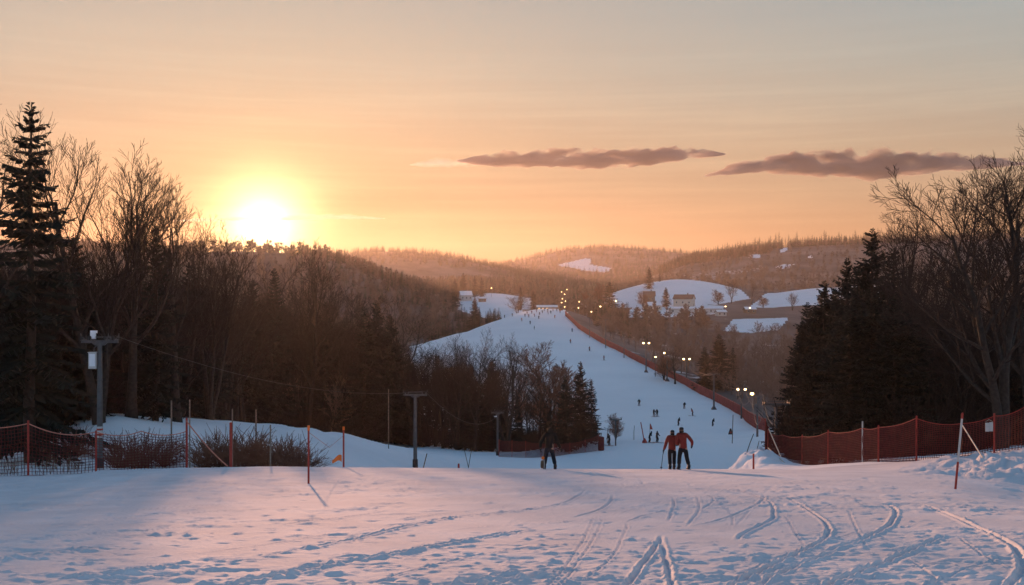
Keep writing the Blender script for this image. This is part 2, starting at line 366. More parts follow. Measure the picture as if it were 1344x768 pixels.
def snow_detail(X, Y):
    d = 0.03 * fbm(X * 0.16, Y * 0.10, 2, 3) + 0.010 * fbm(X * 1.3, Y * 0.9, 3, 9) + 0.010 * fbm(X * 4.5, Y * 3.5, 2, 21)
    rg = np.random.default_rng(11)
    for w, dep, P in TRK:
        w *= .25; dep *= .46
        C = catmull([on_plane(*p) for p in P])
        C += np.cumsum(rg.normal(0, 0.006, C.shape), axis=0)
        lo = C.min(0) - 0.9; hi = C.max(0) + 0.9
        s = np.where((X > lo[0]) & (X < hi[0]) & (Y > lo[1]) & (Y < hi[1]))[0]
        if not len(s): continue
        x = X[s]; y = Y[s]; best = np.full(len(s), 9.0); tt = np.zeros(len(s))
        for i in range(len(C) - 1):
            a = C[i]; b = C[i + 1]; ab = b - a; L2 = ab @ ab + 1e-9
            t = np.clip(((x - a[0]) * ab[0] + (y - a[1]) * ab[1]) / L2, 0, 1)
            q = np.hypot(x - a[0] - t * ab[0], y - a[1] - t * ab[1])
            u = q < best; best = np.where(u, q, best); tt = np.where(u, (i + t) / (len(C) - 1), tt)
        fade = np.clip(np.minimum(tt, 1 - tt) * 7 + 0.12, 0, 1)
        rough = 1 + .6 * fbm(x * 3.1, y * 3.1, 3, 41)
        g = -dep * np.exp(-(best / (w * 0.55)) ** 2) + 0.75 * dep * np.exp(-((best - w * 1.15) / (w * 0.42)) ** 2)
        d[s] += g * fade * rough
    # scuffs, chunks and pressed hollows, gathered in patches
    nc = int(np.argmax(np.diff(Y) > 0)) + 1
    Yr = Y[::nc]

    def stamp(x0, y0, a, b, th, h, seed):
        r0 = np.searchsorted(Yr, y0 - 2.2 * max(a, b)); r1 = np.searchsorted(Yr, y0 + 2.2 * max(a, b))
        if r1 <= r0: return
        sl_ = slice(r0 * nc, r1 * nc); s = np.where(np.abs(X[sl_] - x0) < 2.2 * max(a, b))[0] + r0 * nc
        if not len(s): return
        u = (X[s] - x0) * math.cos(th) + (Y[s] - y0) * math.sin(th); v = -(X[s] - x0) * math.sin(th) + (Y[s] - y0) * math.cos(th)
        wob = np.clip(1 + 3.0 * fbm(X[s] * 9 + seed, Y[s] * 7, 3, 5), 0, 1.7)
        d[s] += h * np.exp(-((u / a) ** 2 + (v / b) ** 2) ** 1.4) * wob

    n = 0
    while n < 5200:
        py = rg.uniform(618, 800) if rg.random() < 0.6 else rg.uniform(618, 672)
        x0, y0 = on_plane(rg.uniform(-60, 1400), py)
        if y0 > 46.5 or fbm(np.array([x0 * 0.16]), np.array([y0 * 0.16]), 2, 77)[0] + 0.16 * rg.normal() < 0.0: continue
        n += 1; big = rg.random() < .22
        a = rg.uniform(0.12, 0.38) * (0.6 + y0 / 40) if big else rg.uniform(.04, .16) * (.5 + y0 / 36); b = a * rg.uniform(.25, .6)
        h = rg.uniform(.010, .024) if big else rg.uniform(.008, .022)
        stamp(x0, y0, a, b, rg.normal(0.1, 0.4), h * (.75 + y0 / 90) * (1 if rg.random() < .6 else -1.3), n)
    # snow thrown up along the scraped turns of the left half
    for ti in (17, 19, 20, 21, 22, 23, 25, 26, 4, 8):
        C = catmull([on_plane(*q) for q in TRK[ti][2]], 14)
        for i in range(len(C)):
            for _ in range(3):
                if rg.random() < .35: continue
                stamp(C[i][0] + rg.normal(0, .16), C[i][1] + rg.normal(0, .14), rg.uniform(.05, .16), rg.uniform(.04, .09), rg.uniform(-.5, .5), rg.uniform(.004, .017) * (1 if rg.random() < .6 else -1.4), i * 3.1 + ti)
    # trodden snow along the left edge, ploughed bank along the right one
    px = 672 + F * X / Y
    L = np.clip((330 - px) / 200, 0, 1) * np.clip((Y - 30) / 6, 0, 1)
    d += L * (0.26 * fbm(X * 0.9, Y * 0.9, 4, 61) + 0.10 * fbm(X * 3, Y * 3, 2, 63))
    Rb = np.clip((px - 1160) / 130, 0, 1) * np.clip((Y - 36.5) / 3, 0, 1)
    d += Rb * (0.75 * fbm(X * 0.8, Y * 0.8, 4, 71) + 0.34 * fbm(X * 2.6, Y * 2.6, 3, 73) + 0.10 * fbm(X * 7, Y * 7, 2, 75))
    return d


def mid_detail(X, Y):
    px = 672 + F * X / Y
    d = (0.25 + Y / 1500) * fbm(X * 0.12, Y * 0.12, 4, 5)
    hp = np.exp(-((px - 992) / 34) ** 2) * np.exp(-((Y - 69) / 7) ** 2)
    d += hp * (2.2 * fbm(X * 0.8, Y * 0.8, 4, 81) + 1.1 * fbm(X * 2.4, Y * 2.4, 3, 83))
    bank = np.clip((px - 330) / 60, 0, 1) * np.clip((640 - px) / 60, 0, 1) * np.clip((Y - 62) / 8, 0, 1) * np.clip((125 - Y) / 10, 0, 1)
    d += bank * 0.9 * fbm((X + Y * 0.55) * 0.55, (Y - X * 0.3) * 0.10, 3, 91)
    d += 0.0012 * np.clip(Y - 500, 0, 600) * fbm(X * 0.02, Y * 0.02, 4, 95)
    return d


# red net along the far piste: its foot as seen, laid on the ground
NETFOOT = [(742, 414.5), (760, 432), (790, 450.5), (828, 470.5), (869, 491), (898, 504.5), (932, 523), (972, 545), (1004, 566)]
NETP = [hit(px, py, 170.0) for px, py in NETFOOT]
NETY = np.array([p.y for p in NETP])[::-1]; NETX = np.array([p.x for p in NETP])[::-1]
_o = np.argsort(NETY); NETY = NETY[_o]; NETX = NETX[_o]

FIELDS = [   # open snow among the woods: (nearest, farthest, outline as seen from the eye)
    (640, 1010, [(596, 398), (610, 386), (645, 381), (692, 384), (702, 400), (694, 416), (660, 424), (630, 416), (603, 408)]),
    (860, 1120, [(792, 404), (800, 383), (850, 366), (885, 359), (935, 363), (966, 375), (984, 392), (930, 402), (890, 404), (850, 404)]),
    (860, 1130, [(978, 408), (1008, 383), (1070, 370), (1160, 366), (1160, 410), (1024, 412)]),
    (640, 810, [(950, 434), (962, 419), (1034, 417), (1022, 433), (985, 437)]),
    (700, 860, [(824, 417), (830, 402), (905, 398), (952, 402), (950, 411), (900, 416)]),
    (700, 830, [(742, 402), (752, 394), (768, 398), (772, 408), (750, 411)]),
    (2350, 3100, [(730, 348), (770, 339), (777, 340), (774, 347), (802, 352), (796, 358), (765, 355), (750, 351)]),
    (1300, 1720, [(981, 338), (986, 334), (997, 334), (999, 339)]), (1300, 1720, [(1024, 328), (1032, 323), (1034, 328), (1027, 332)]),
    (1150, 1720, [(1018, 350), (1028, 347), (1042, 347), (1038, 352), (1022, 353)]), (1300, 1720, [(1060, 337), (1066, 334), (1067, 339), (1061, 339)]),
]


def inside(px, py, poly):
    r = np.zeros(len(px), bool); n = len(poly)
    for i in range(n):
        x1, y1 = poly[i]; x2, y2 = poly[(i + 1) % n]
        c = (y1 > py) != (y2 > py)
        with np.errstate(divide='ignore', invalid='ignore'):
            r ^= c & (px < (x2 - x1) * (py - y1) / (y2 - y1 + 1e-12) + x1)
    return r


TREEY = lambda px: np.interp(px, [-900, 0, 150, 230, 300, 350, 450, 550, 640, 720, 790], [60, 70, 80, 95, 135, 180, 195, 185, 166, 172, 182])


def snowiness(X, Y, Z):
    px = 672 + F * X / Y; py = HZ - F * Z / Y
    px = px + 5 * fbm(X * 400 / Y * .08, Y * .004 + X * .01, 3, 7)
    s = np.zeros_like(X)
    s[Y < 60] = 1
    left = (Y >= 50) & (Y < 235) & (px < 1000); s[left] = 1
    deep = (Y >= 60) & (Y < 235) & (px < 800) & (Y > np.interp(px, [-900, 0, 150, 250, 350, 450, 550, 640, 720, 790], [60, 70, 80, 97, 112, 122, 128, 160, 172, 182]) + 3)
    s[deep] = np.clip(0.42 + 1.3 * fbm(X[deep] * .12, Y[deep] * .12, 4, 31), 0, 1)
    rt = (Y >= 58) & (Y < 170) & (px >= 985)
    s[rt] = np.where(Y[rt] < 78, 1.0, np.clip(0.35 + 1.3 * fbm(X[rt] * .12, Y[rt] * .12, 4, 33), 0, 1))
    pis = (Y >= 150) & (Y < 660)
    xr = np.interp(Y, NETY, NETX) + 2.0; xl = np.interp(Y, [150, 200, 300, 420, 520, 660], [-18, -14, -30, -42, -50, -34])
    w = pis & (X < xr) & (X > xl); s[w] = 1
    out = pis & ~w & ((X >= xr) | (X <= xl))
    s[out] = np.clip(0.10 + 1.1 * fbm(X[out] * .05, Y[out] * .05, 4, 35), 0, 0.6)
    far = Y >= 640
    s[far] = np.clip(0.04 + 0.7 * fbm(X[far] * .03, Y[far] * .03, 4, 37), 0, 0.25)
    gf = inside(px, py, [(885, 372), (895, 362), (960, 354), (1000, 348), (1010, 352), (950, 362), (945, 374)]) & (Y > 1130) & (Y < 1700)
    s[gf] = 0.38
    for a, b, P in FIELDS:
        q = (Y > a) & (Y < b) & inside(px, py, P); s[q] = 1
    return s


def ground_mat(name, near):
    m = bpy.data.materials.new(name); m.use_nodes = True
    N = m.node_tree.nodes; L = m.node_tree.links; b = N['Principled BSDF']
    b.inputs['Roughness'].default_value = 0.9; b.inputs['Specular IOR Level'].default_value = 0.06
    tc = N.new('ShaderNodeTexCoord'); geo = tc.outputs['Object']
    at = N.new('ShaderNodeAttribute'); at.attribute_name = 'snow'
    n1 = N.new('ShaderNodeTexNoise'); n1.inputs['Scale'].default_value = 0.6 if near else 0.05; n1.inputs['Detail'].default_value = 8
    L.new(geo, n1.inputs['Vector'])
    rs = N.new('ShaderNodeValToRGB'); e = rs.color_ramp.elements
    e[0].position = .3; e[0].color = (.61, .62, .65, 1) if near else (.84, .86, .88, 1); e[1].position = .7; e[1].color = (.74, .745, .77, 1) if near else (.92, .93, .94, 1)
    L.new(n1.outputs['Fac'], rs.inputs['Fac'])
    n2 = N.new('ShaderNodeTexNoise'); n2.inputs['Scale'].default_value = 0.25 if near else 0.02; n2.inputs['Detail'].default_value = 8
    L.new(geo, n2.inputs['Vector'])
    rf = N.new('ShaderNodeValToRGB'); e = rf.color_ramp.elements
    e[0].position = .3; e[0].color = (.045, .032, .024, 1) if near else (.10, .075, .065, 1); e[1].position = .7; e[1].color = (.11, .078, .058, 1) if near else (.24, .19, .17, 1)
    L.new(n2.outputs['Fac'], rf.inputs['Fac'])
    # ragged edge between the two
    n3 = N.new('ShaderNodeTexNoise'); n3.inputs['Scale'].default_value = 1.2 if near else 0.15; n3.inputs['Detail'].default_value = 6
    L.new(geo, n3.inputs['Vector'])
    ad = N.new('ShaderNodeMath'); ad.operation = 'MULTIPLY_ADD'; ad.inputs[1].default_value = 0.9; ad.inputs[2].default_value = -0.45
    L.new(n3.outputs['Fac'], ad.inputs[0])
    sm = N.new('ShaderNodeMath'); sm.operation = 'ADD'; L.new(at.outputs['Fac'], sm.inputs[0]); L.new(ad.outputs[0], sm.inputs[1])
    mr = N.new('ShaderNodeMapRange'); mr.inputs['From Min'].default_value = .38; mr.inputs['From Max'].default_value = .62
    L.new(sm.outputs[0], mr.inputs['Value'])
    mx = N.new('ShaderNodeMix'); mx.data_type = 'RGBA'
    L.new(mr.outputs['Result'], mx.inputs['Factor']); L.new(rf.outputs['Color'], mx.inputs['A']); L.new(rs.outputs['Color'], mx.inputs['B'])
    L.new(mx.outputs['Result'], b.inputs['Base Color'])
    if near:
        a = N.new('ShaderNodeTexNoise'); a.inputs['Scale'].default_value = 9; a.inputs['Detail'].default_value = 8; a.inputs['Roughness'].default_value = .65
        L.new(geo, a.inputs['Vector'])
        bp = N.new('ShaderNodeBump'); bp.inputs['Strength'].default_value = 0.55; bp.inputs['Distance'].default_value = 0.035
        L.new(a.outputs['Fac'], bp.inputs['Height']); L.new(bp.outputs['Normal'], b.inputs['Normal'])
    else:
        a = N.new('ShaderNodeTexNoise'); a.inputs['Scale'].default_value = .5; a.inputs['Detail'].default_value = 8
        L.new(geo, a.inputs['Vector'])
        bp = N.new('ShaderNodeBump'); bp.inputs['Strength'].default_value = 0.35; bp.inputs['Distance'].default_value = 0.5
        L.new(a.outputs['Fac'], bp.inputs['Height']); L.new(bp.outputs['Normal'], b.inputs['Normal'])
    return m


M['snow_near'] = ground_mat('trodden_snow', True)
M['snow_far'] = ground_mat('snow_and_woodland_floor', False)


def sheet(name, pxs, Ys, detail, matl, drop_last=0.0):
    P, Q = np.meshgrid(pxs, Ys)
    X = (Q * (P - 672) / F).ravel(); Y = Q.ravel()
    Z = gz(X, Y) + detail(X, Y)
    if drop_last:
        Z = Z.reshape(P.shape); Z[-6:] -= (np.linspace(0, 1, 6) ** 2 * drop_last)[:, None]; Z = Z.ravel()
    nr, nc = P.shape
    i = (np.arange(nr - 1)[:, None] * nc + np.arange(nc - 1)[None, :]).ravel()
    Fq = np.stack([i, i + 1, i + 1 + nc, i + nc], 1)
    me = np_mesh(name, np.stack([X, Y, Z], 1), Fq, matl)
    at = me.attributes.new('snow', 'FLOAT', 'POINT')
    at.data.foreach_set('value', snowiness(X, Y, Z).astype(np.float32))
    return tag(link(name, me), kind='structure')


near_px = np.concatenate([np.arange(-900, -200, 20), np.arange(-200, 1551, 2.2), np.arange(1560, 2251, 20)])
near_Y = 1.0 / np.linspace(1 / 7.0, 1 / 53.0, 520)


def near_detail(X, Y):
    t = np.clip((Y - 49) / 3, 0, 1)
    return snow_detail(X, Y) * (1 - t) + mid_detail(X, Y) * t


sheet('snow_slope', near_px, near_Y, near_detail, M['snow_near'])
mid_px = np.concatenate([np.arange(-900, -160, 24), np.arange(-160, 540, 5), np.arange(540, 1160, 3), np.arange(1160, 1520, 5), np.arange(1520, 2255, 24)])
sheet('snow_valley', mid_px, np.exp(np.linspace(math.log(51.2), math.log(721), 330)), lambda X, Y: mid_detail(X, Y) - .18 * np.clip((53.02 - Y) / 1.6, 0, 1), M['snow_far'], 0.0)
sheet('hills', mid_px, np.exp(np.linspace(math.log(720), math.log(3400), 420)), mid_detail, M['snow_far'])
# the slope goes on behind and beside the photographer, under the near sheet
g = MB()
for ix in range(-8, 8):
    for iy in range(-8, 4):
        x, y = ix * 12.0, iy * 12.0
        zz = [(-1.7 - 0.1155 * (yy) - (0.03 if yy < 7 else 0.4)) for yy in (y, y, y + 12, y + 12)]
        g.add([(x, y, zz[0]), (x + 12, y, zz[1]), (x + 12, y + 12, zz[2]), (x, y + 12, zz[3])], [(0, 1, 2, 3)])
gm = g.mesh('snow_ground', M['snow_near'])
at = gm.attributes.new('snow', 'FLOAT', 'POINT'); at.data.foreach_set('value', np.ones(len(gm.vertices), np.float32))
tag(link('snow_ground', gm), kind='structure')
# ------------------------------------------------------------------ trees
def frame_of(d):
    a = np.array([1.0, 0, 0]) if abs(d[0]) < .8 else np.array([0, 1.0, 0])
    u = np.cross(d, a); u /= np.linalg.norm(u)
    return u, np.cross(d, u)


class NB:       # numpy tube collector (quads)
    def __init__(self): self.V = []; self.Fq = []; self.n = 0

    def tube(self, P, rad, k):
        n = len(P); D = np.gradient(P, axis=0); D /= np.linalg.norm(D, axis=1)[:, None] + 1e-9
        u, w = frame_of(D[n // 2]); t = np.arange(k) * 2 * math.pi / k
        ring = np.cos(t)[:, None] * u + np.sin(t)[:, None] * w
        V = (P[:, None, :] + rad[:, None, None] * ring[None]).reshape(-1, 3)
        i = np.arange(n - 1)[:, None] * k; a = np.arange(k)[None]; b = (a + 1) % k
        Fq = np.stack([i + a, i + b, i + k + b, i + k + a], 2).reshape(-1, 4)
        self.V.append(V); self.Fq.append(Fq + self.n); self.n += len(V)

    def quads(self, Q):                      # Q (m,4,3)
        m = len(Q); self.V.append(Q.reshape(-1, 3)); self.Fq.append(np.arange(m * 4).reshape(-1, 4) + self.n); self.n += m * 4

    def arr(self):
        return np.concatenate(self.V), np.concatenate(self.Fq)


def bare_arrays(seed, H=15.0, levels=4, kids=(10, 8, 7, 5), spread=0.75, clear=0.28, up=0.10, forks=1, rmin=.008, trunk_r=None, sides=(8, 5, 4, 3, 3), lean=0.0, wob=0.10):
    rg = np.random.default_rng(seed); A, B = NB(), NB()

    def grow(p, d, ln, r, lv):
        ns = (9, 7, 5, 4, 3)[lv]; P = [p]; d = d.copy()
        for i in range(ns):
            d = d + rg.normal(0, wob * (1.0 if lv else 0.45), 3) + np.array([0, 0, up * (0.6 if lv else 0.2)])
            d /= np.linalg.norm(d); p = p + d * ln / ns; P.append(p)
        P = np.array(P); t = np.linspace(0, 1, ns + 1)
        rad = np.maximum(r * (1 - t * (0.72 if lv else 0.66)) + (r * .5 * np.exp(-t * 14) if lv == 0 else 0), rmin)
        (A if lv < 2 else B).tube(P, rad, sides[lv])
        if lv >= levels: return
        nk = kids[lv]; az = rg.uniform(0, 6.28)
        for j in range(nk):
            t0 = (clear if lv == 0 else 0.18) + (1 - (clear if lv == 0 else 0.18)) * ((j + rg.uniform(.1, .9)) / nk) ** 0.9
            t0 = min(t0, .985); q = t0 * ns; i = min(int(q), ns - 1); f = q - i
            b = P[i] * (1 - f) + P[i + 1] * f; dd = P[i + 1] - P[i]; dd /= np.linalg.norm(dd)
            az += 2.4 + rg.normal(0, .35); u, w = frame_of(dd)
            an = spread * rg.uniform(.7, 1.2) * (1.15 - .5 * t0 if lv == 0 else (1.0, 1.0, .85, .68)[lv])
            nd = dd * math.cos(an) + (u * math.cos(az) + w * math.sin(az)) * math.sin(an)
            rl = np.interp(t0, t, rad)
            L2 = ln * rg.uniform(.42, .66) * (1.12 - .52 * t0) * (.95, .95, 1.06, 1.2)[lv]
            grow(b, nd, L2, max(rl * rg.uniform(.50, .68), rmin), lv + 1)

    r0 = trunk_r or H * 0.017
    for k in range(forks):
        d0 = np.array([lean, 0, 1.0]) if forks == 1 else np.array([math.cos(k * 6.28 / forks + seed) * .16 + lean, math.sin(k * 6.28 / forks + seed) * .16, 1.0])
        grow(np.array([0.06 * k, 0.03 * k, -0.3]), d0 / np.linalg.norm(d0), (H + .3) * (.93 if k == 0 else rg.uniform(.72, .9)) * .84, r0 * (1 if k == 0 else .8), 0)
    return A.arr(), B.arr()


def spruce_arrays(seed, H=16.0, Rm=2.9, step=.36, per=7, gaps=0.12, droop=.45, clear=.06):
    rg = np.random.default_rng(seed); A, B = NB(), NB()
    z = np.linspace(-.3, H, 12); t = np.clip(z / H, 0, 1)
    P = np.stack([.05 * np.sin(z * .7 + seed), .05 * np.cos(z * .6), z], 1); A.tube(P, H * .0145 * (1 - t) + .02, 8)
    h = clear * H; Q = []
    while h < H - .25:
        f = (h - clear * H) / (H * (1 - clear)); Lr = Rm * (1 - f) ** .82 * (.45 + .55 * min(1, f * 7 + .35)) + .12
        Lr *= rg.uniform(.82, 1.12)
        for k in range(per if f < .85 else 5):
            if rg.random() < gaps: continue
            az = rg.uniform(0, 6.28); ln = Lr * rg.uniform(.55, 1.14); n = max(3, int(ln / .23))
            s = np.linspace(0.03, 1, n + 1); pitch = .55 * f - .10 + rg.normal(0, .08)
            o = np.array([math.cos(az), math.sin(az), 0]); side = np.array([-o[1], o[0], 0])
            zz = h + ln * (pitch * s - droop * (1 - f * .75) * s ** 1.7 + .16 * s ** 4)
            C = o[None] * (s * ln)[:, None] + np.array([0, 0, 1.0]) * zz[:, None]
            B.tube(C[::max(1, n // 3)] if n > 5 else C, np.full(len(C[::max(1, n // 3)]) if n > 5 else len(C), .018), 3)
            for i in range(n + 1):
                w = (.52 * (1 - s[i]) ** .5 + .10) * min(1, ln / 1.6) + .05
                for sg in (-1, 1):
                    tip = C[i] + side * sg * w * rg.uniform(.6, 1.15) + o * w * rg.uniform(.25, .7) - np.array([0, 0, w * rg.uniform(.15, .75)])
                    mid = (C[i] + tip) / 2; wd = (o * rg.uniform(.06, .12) + np.array([0, 0, rg.uniform(.03, .09)]))
                    Q.append([C[i], mid - wd, tip, mid + wd])
                if rg.random() < .75:
                    hl = rg.uniform(.2, .5) * (1 - f * .6); tip = C[i] + np.array([rg.normal(0, .08), rg.normal(0, .08), -hl]); mid = (C[i] + tip) / 2; wd = side * rg.uniform(.05, .1) + o * rg.normal(0, .05)
                    Q.append([C[i], mid - wd, tip, mid + wd])
            tip = C[-1] + o * .2
            Q.append([C[-1], C[-1] + side * .06 + o * .1, tip, C[-1] - side * .06 + o * .1])
        h += step * rg.uniform(.75, 1.25) * (1 - .35 * f)
    for k in range(16):
        az = k * 2.4; p = np.array([0, 0, H - .55 + k * .035]); o = np.array([math.cos(az), math.sin(az), .5]); l = .34 - k * .013
        Q.append([p, p + o * l * .5 + [0, 0, .05], p + o * l, p + o * l * .5 - [0, 0, .05]])
    B.quads(np.array(Q)); return A.arr(), B.arr()


def proto(name, arrs, bark, crown, H):
    (v1, f1), (v2, f2) = arrs
    return (np_mesh(name + '_trunk', v1, f1, bark, True), np_mesh(name + '_crown', v2, f2, crown, False), H)


BARE = [proto('tall', bare_arrays(1, 15, forks=2, spread=.62, clear=.22, up=.16, kids=(10, 8, 6, 4)), M['bark'], M['twig'], 15),
        proto('broad', bare_arrays(2, 15, spread=.85, clear=.30, up=.12, kids=(11, 8, 6, 3)), M['bark'], M['twig'], 15),
        proto('forked', bare_arrays(5, 15, forks=3, spread=.66, clear=.25, up=.14, kids=(9, 7, 6, 3)), M['bark'], M['twig'], 15),
        proto('big', bare_arrays(14, 15, forks=2, spread=.74, clear=.20, up=.10, kids=(12, 9, 6, 4), trunk_r=.26, rmin=.008), M['bark'], M['twig'], 15),
        proto('slender', bare_arrays(12, 15, spread=.55, clear=.35, up=.12, kids=(10, 7, 6, 4)), M['bark'], M['twig'], 15)]
ROUND = proto('round', bare_arrays(21, 10, forks=4, spread=.62, clear=.10, up=.03, kids=(10, 8, 6, 4), rmin=.012, wob=.09), M['bark'], M['shrub'], 10)
SPR = [proto('spruce_a', spruce_arrays(3, 16, 3.3, step=.52, per=7, gaps=.22, droop=.55), M['bark'], M['needle'], 16),
       proto('spruce_b', spruce_arrays(4, 16, 3.6, step=.42, per=8, gaps=.08, droop=.35), M['bark'], M['needle'], 16),
       proto('spruce_c', spruce_arrays(8, 16, 2.7, step=.44, per=7, gaps=.12, droop=.42), M['bark'], M['needle'], 16)]


def tree(pr, base, h, name, label, cat='tree', group=None, wide=1.0, rz=None, sink=.05):
    s = h / pr[2]
    o = empty(name, (base[0], base[1], base[2] - sink), random.uniform(0, 6.28) if rz is None else rz, (s * wide, s * wide, s))
    tag(o, label, cat, group)
    link('trunk', pr[0], o); link('crown', pr[1], o)
    return o


def tree_px(pr, px, top, Y, name, label, group=None, wide=1.0, rz=None):
    if rz == 'upright':      # turn the tree so that its lean runs away from the viewer
        c = np.empty(len(pr[1].vertices) * 3, np.float32); pr[1].vertices.foreach_get('co', c); c = c.reshape(-1, 3).mean(0)
        rz = math.pi * .56 - math.atan2(c[1], c[0])
    b = gpt(px, Y); h = Y * (HZ - top) / F - b.z
    return tree(pr, b, h, name, label, 'tree', group, wide, rz)


# --- the wood left of the piste: the trees that stand out of it
GL = 'trees of the dark wood left of the piste'
tree_px(SPR[0], 40, 133, 62, 'spruce_tree', 'tall dark spruce with drooping boughs towering at the left edge of the picture', GL, 1.15, .4)
tree_px(BARE[0], 132, 178, 74, 'bare_tree', 'tall bare tree with many upright stems right beside the towering left spruce', GL, 1.05, 2.3)
tree_px(BARE[4], 172, 222, 78, 'bare_tree', 'bare tree leaning out with a thin crown just right of the many-stemmed bare tree', GL, 1.2, 4.0)
tree_px(BARE[1], -8, 132, 66, 'bare_tree', 'bare tree cut by the left border behind the towering spruce', GL, 1.0, 1.0)
tree_px(SPR[2], 205, 296, 80, 'spruce_tree', 'small pointed spruce between the bare crowns left of the setting sun', GL, 1.15)
tree_px(BARE[4], 232, 257, 86, 'bare_tree', 'slim bare tree rising behind the small pointed spruce', GL, 1.1)
tree_px(BARE[2], 276, 288, 104, 'bare_tree', 'bare tree whose twigs reach up to the left rim of the sun', GL, .9)
tree_px(BARE[1], 318, 326, 150, 'bare_tree', 'low bare tree standing right under the setting sun', GL, .9)
tree_px(SPR[2], 360, 352, 185, 'spruce_tree', 'small spruce under the right rim of the sun', GL, 1.1)
tree_px(BARE[2], 402, 328, 190, 'bare_tree', 'wide bare tree standing against the orange sky right of the sun', GL, 1.05, .7)
tree_px(BARE[3], 448, 356, 196, 'bare_tree', 'bare tree with a rounded crown against the sunlit hillside', GL, .85)
tree_px(SPR[2], 478, 402, 190, 'spruce_tree', 'shorter of the two blunt spruces in front of the wooded hill', GL, 1.2)
tree_px(SPR[1], 494, 394, 192, 'spruce_tree', 'taller of the two blunt spruces in front of the wooded hill', GL, .95)
tree_px(BARE[1], 541, 400, 186, 'bare_tree', 'fan-shaped bare tree against the brown hill left of the far piste', GL, 1.15, .3)
tree_px(BARE[2], 600, 442, 172, 'bare_tree', 'bare tree whose crown touches the left end of the far piste', GL, 1.0)
tree_px(BARE[1], 624, 440, 168, 'bare_tree', 'bare tree with a spiky crown before the lower left of the far piste', GL, .85)
tree_px(BARE[2], 666, 444, 168, 'bare_tree', 'dark bare tree with a leaning crown before the middle of the far piste', GL, 1.1)
tree_px(ROUND, 723, 452, 180, 'bare_tree', 'round-crowned bare tree in front of the white far piste', GL, 1.25)
tree_px(SPR[1], 762, 474, 166, 'spruce_tree', 'dark spruce at the right tip of the left wood beside the piste', GL, .95)
tree_px(SPR[1], 742, 492, 162, 'spruce_tree', 'lower spruce tucked in left of the tip spruce of the wood', GL, 1.05)
tree_px(SPR[2], 776, 498, 172, 'spruce_tree', 'small spruce outermost to the right of the left wood', GL, 1.25)
for px, top, Y, pr, lb, wd in [(98, 306, 84, SPR[1], 'dark spruce half hidden behind the many-stemmed bare tree', 1.2), (250, 344, 110, SPR[1], 'dark spruce below the slim bare tree left of the sun', 1.3), (332, 368, 170, SPR[1], 'broad dark spruce in the wood right under the sun', 1.2),
                               (428, 396, 200, SPR[2], 'dark spruce between the two bare crowns right of the sun', 1.4), (512, 412, 186, SPR[1], 'dark spruce right of the two blunt ones', 1.1), (646, 470, 176, SPR[1], 'dark spruce in the wood below the left end of the far piste', 1.2)]:
    tree_px(pr, px, top, Y, 'spruce_tree', lb, GL, wd)
# the wood behind them
prof = lambda px: np.interp(px, [-260, 0, 100, 200, 300, 380, 450, 520, 600, 660, 720, 770], [300, 330, 345, 350, 376, 404, 424, 442, 466, 488, 500, 512])
FILL_B = 'bare dark tree deep in the wood left of the piste, merging with its neighbours'
FILL_S = 'dark spruce deep in the wood left of the piste, merging with its neighbours'
k = 0
for rowi, (dy, dens) in enumerate(((2, 15), (9, 19), (17, 24), (27, 24), (40, 24))):
    px = -230.0 + rowi * 9
    while px < 762:
        px += dens * random.uniform(.75, 1.3) * (1.5 if px < 0 else 1)
        Y = float(TREEY(px)) + dy + random.uniform(-2, 3)
        if px > 690 and dy > 17: continue
        con = random.random() < (.58 if px < 520 else .42)
        top = float(prof(px)) + random.uniform(-4, 34) + (14 if con else 0) - rowi * 2
        tree_px(random.choice(SPR) if con else random.choice(BARE), px, top, Y, 'spruce_tree' if con else 'bare_tree', FILL_S if con else FILL_B,
                'spruces packed in the left wood' if con else 'bare trees packed in the left wood', random.uniform(.85, 1.3))

# --- the wood right of the piste
GR = 'trees of the dark wood right of the piste'
tree_px(BARE[3], 1312, 184, 56, 'bare_tree', 'huge bare tree with a wide spreading crown at the right edge of the picture', GR, 1.12, 'upright')
tree_px(BARE[1], 1350, 196, 60, 'bare_tree', 'bare tree cut by the right border beside the huge bare tree', GR, 1.0, 1.2)
tree_px(BARE[2], 1200, 270, 72, 'bare_tree', 'smaller bare tree between the tallest right-hand spruce and the huge bare tree', GR, .95, 3.0)
tree_px(BARE[0], 1250, 345, 76, 'bare_tree', 'low bare tree behind the net, half hidden by the huge tree', GR, .9)
tree_px(SPR[1], 1145, 299, 80, 'spruce_tree', 'tallest spruce of the right-hand wood with a clean pointed top', GR, 1.15)
tree_px(SPR[1], 1112, 338, 86, 'spruce_tree', 'spruce second from the tallest, on its left in the right-hand wood', GR, 1.1)
tree_px(SPR[1], 1082, 368, 88, 'spruce_tree', 'spruce two steps down on the left flank of the right-hand wood', GR, 1.2)
tree_px(SPR[1], 1060, 396, 92, 'spruce_tree', 'spruce three steps down on the left flank of the right-hand wood', GR, 1.2)
tree_px(SPR[1], 1052, 440, 92, 'spruce_tree', 'lowest outermost spruce at the left corner of the right-hand wood', GR, 1.1)
tree_px(SPR[2], 1172, 326, 84, 'spruce_tree', 'spruce leaning against the right side of the tallest right-hand spruce', GR, 1.6)
for px, top, Y, lb in [(1128, 322, 90, 'spruce squeezed in just left of the tallest right-hand spruce'), (1096, 352, 96, 'spruce between the second and the lower ones on the left flank'), (1070, 380, 98, 'dense spruce filling the left flank of the right-hand wood'),
                       (1050, 420, 97, 'dense spruce right above the lowest outermost one'), (1070, 470, 106, 'low dense spruce behind the corner of the right net'), (1190, 344, 88, 'dark spruce under the smaller bare tree on the right')]:
    tree_px(SPR[1], px, top + 26, Y, 'spruce_tree', lb, GR, 1.45)
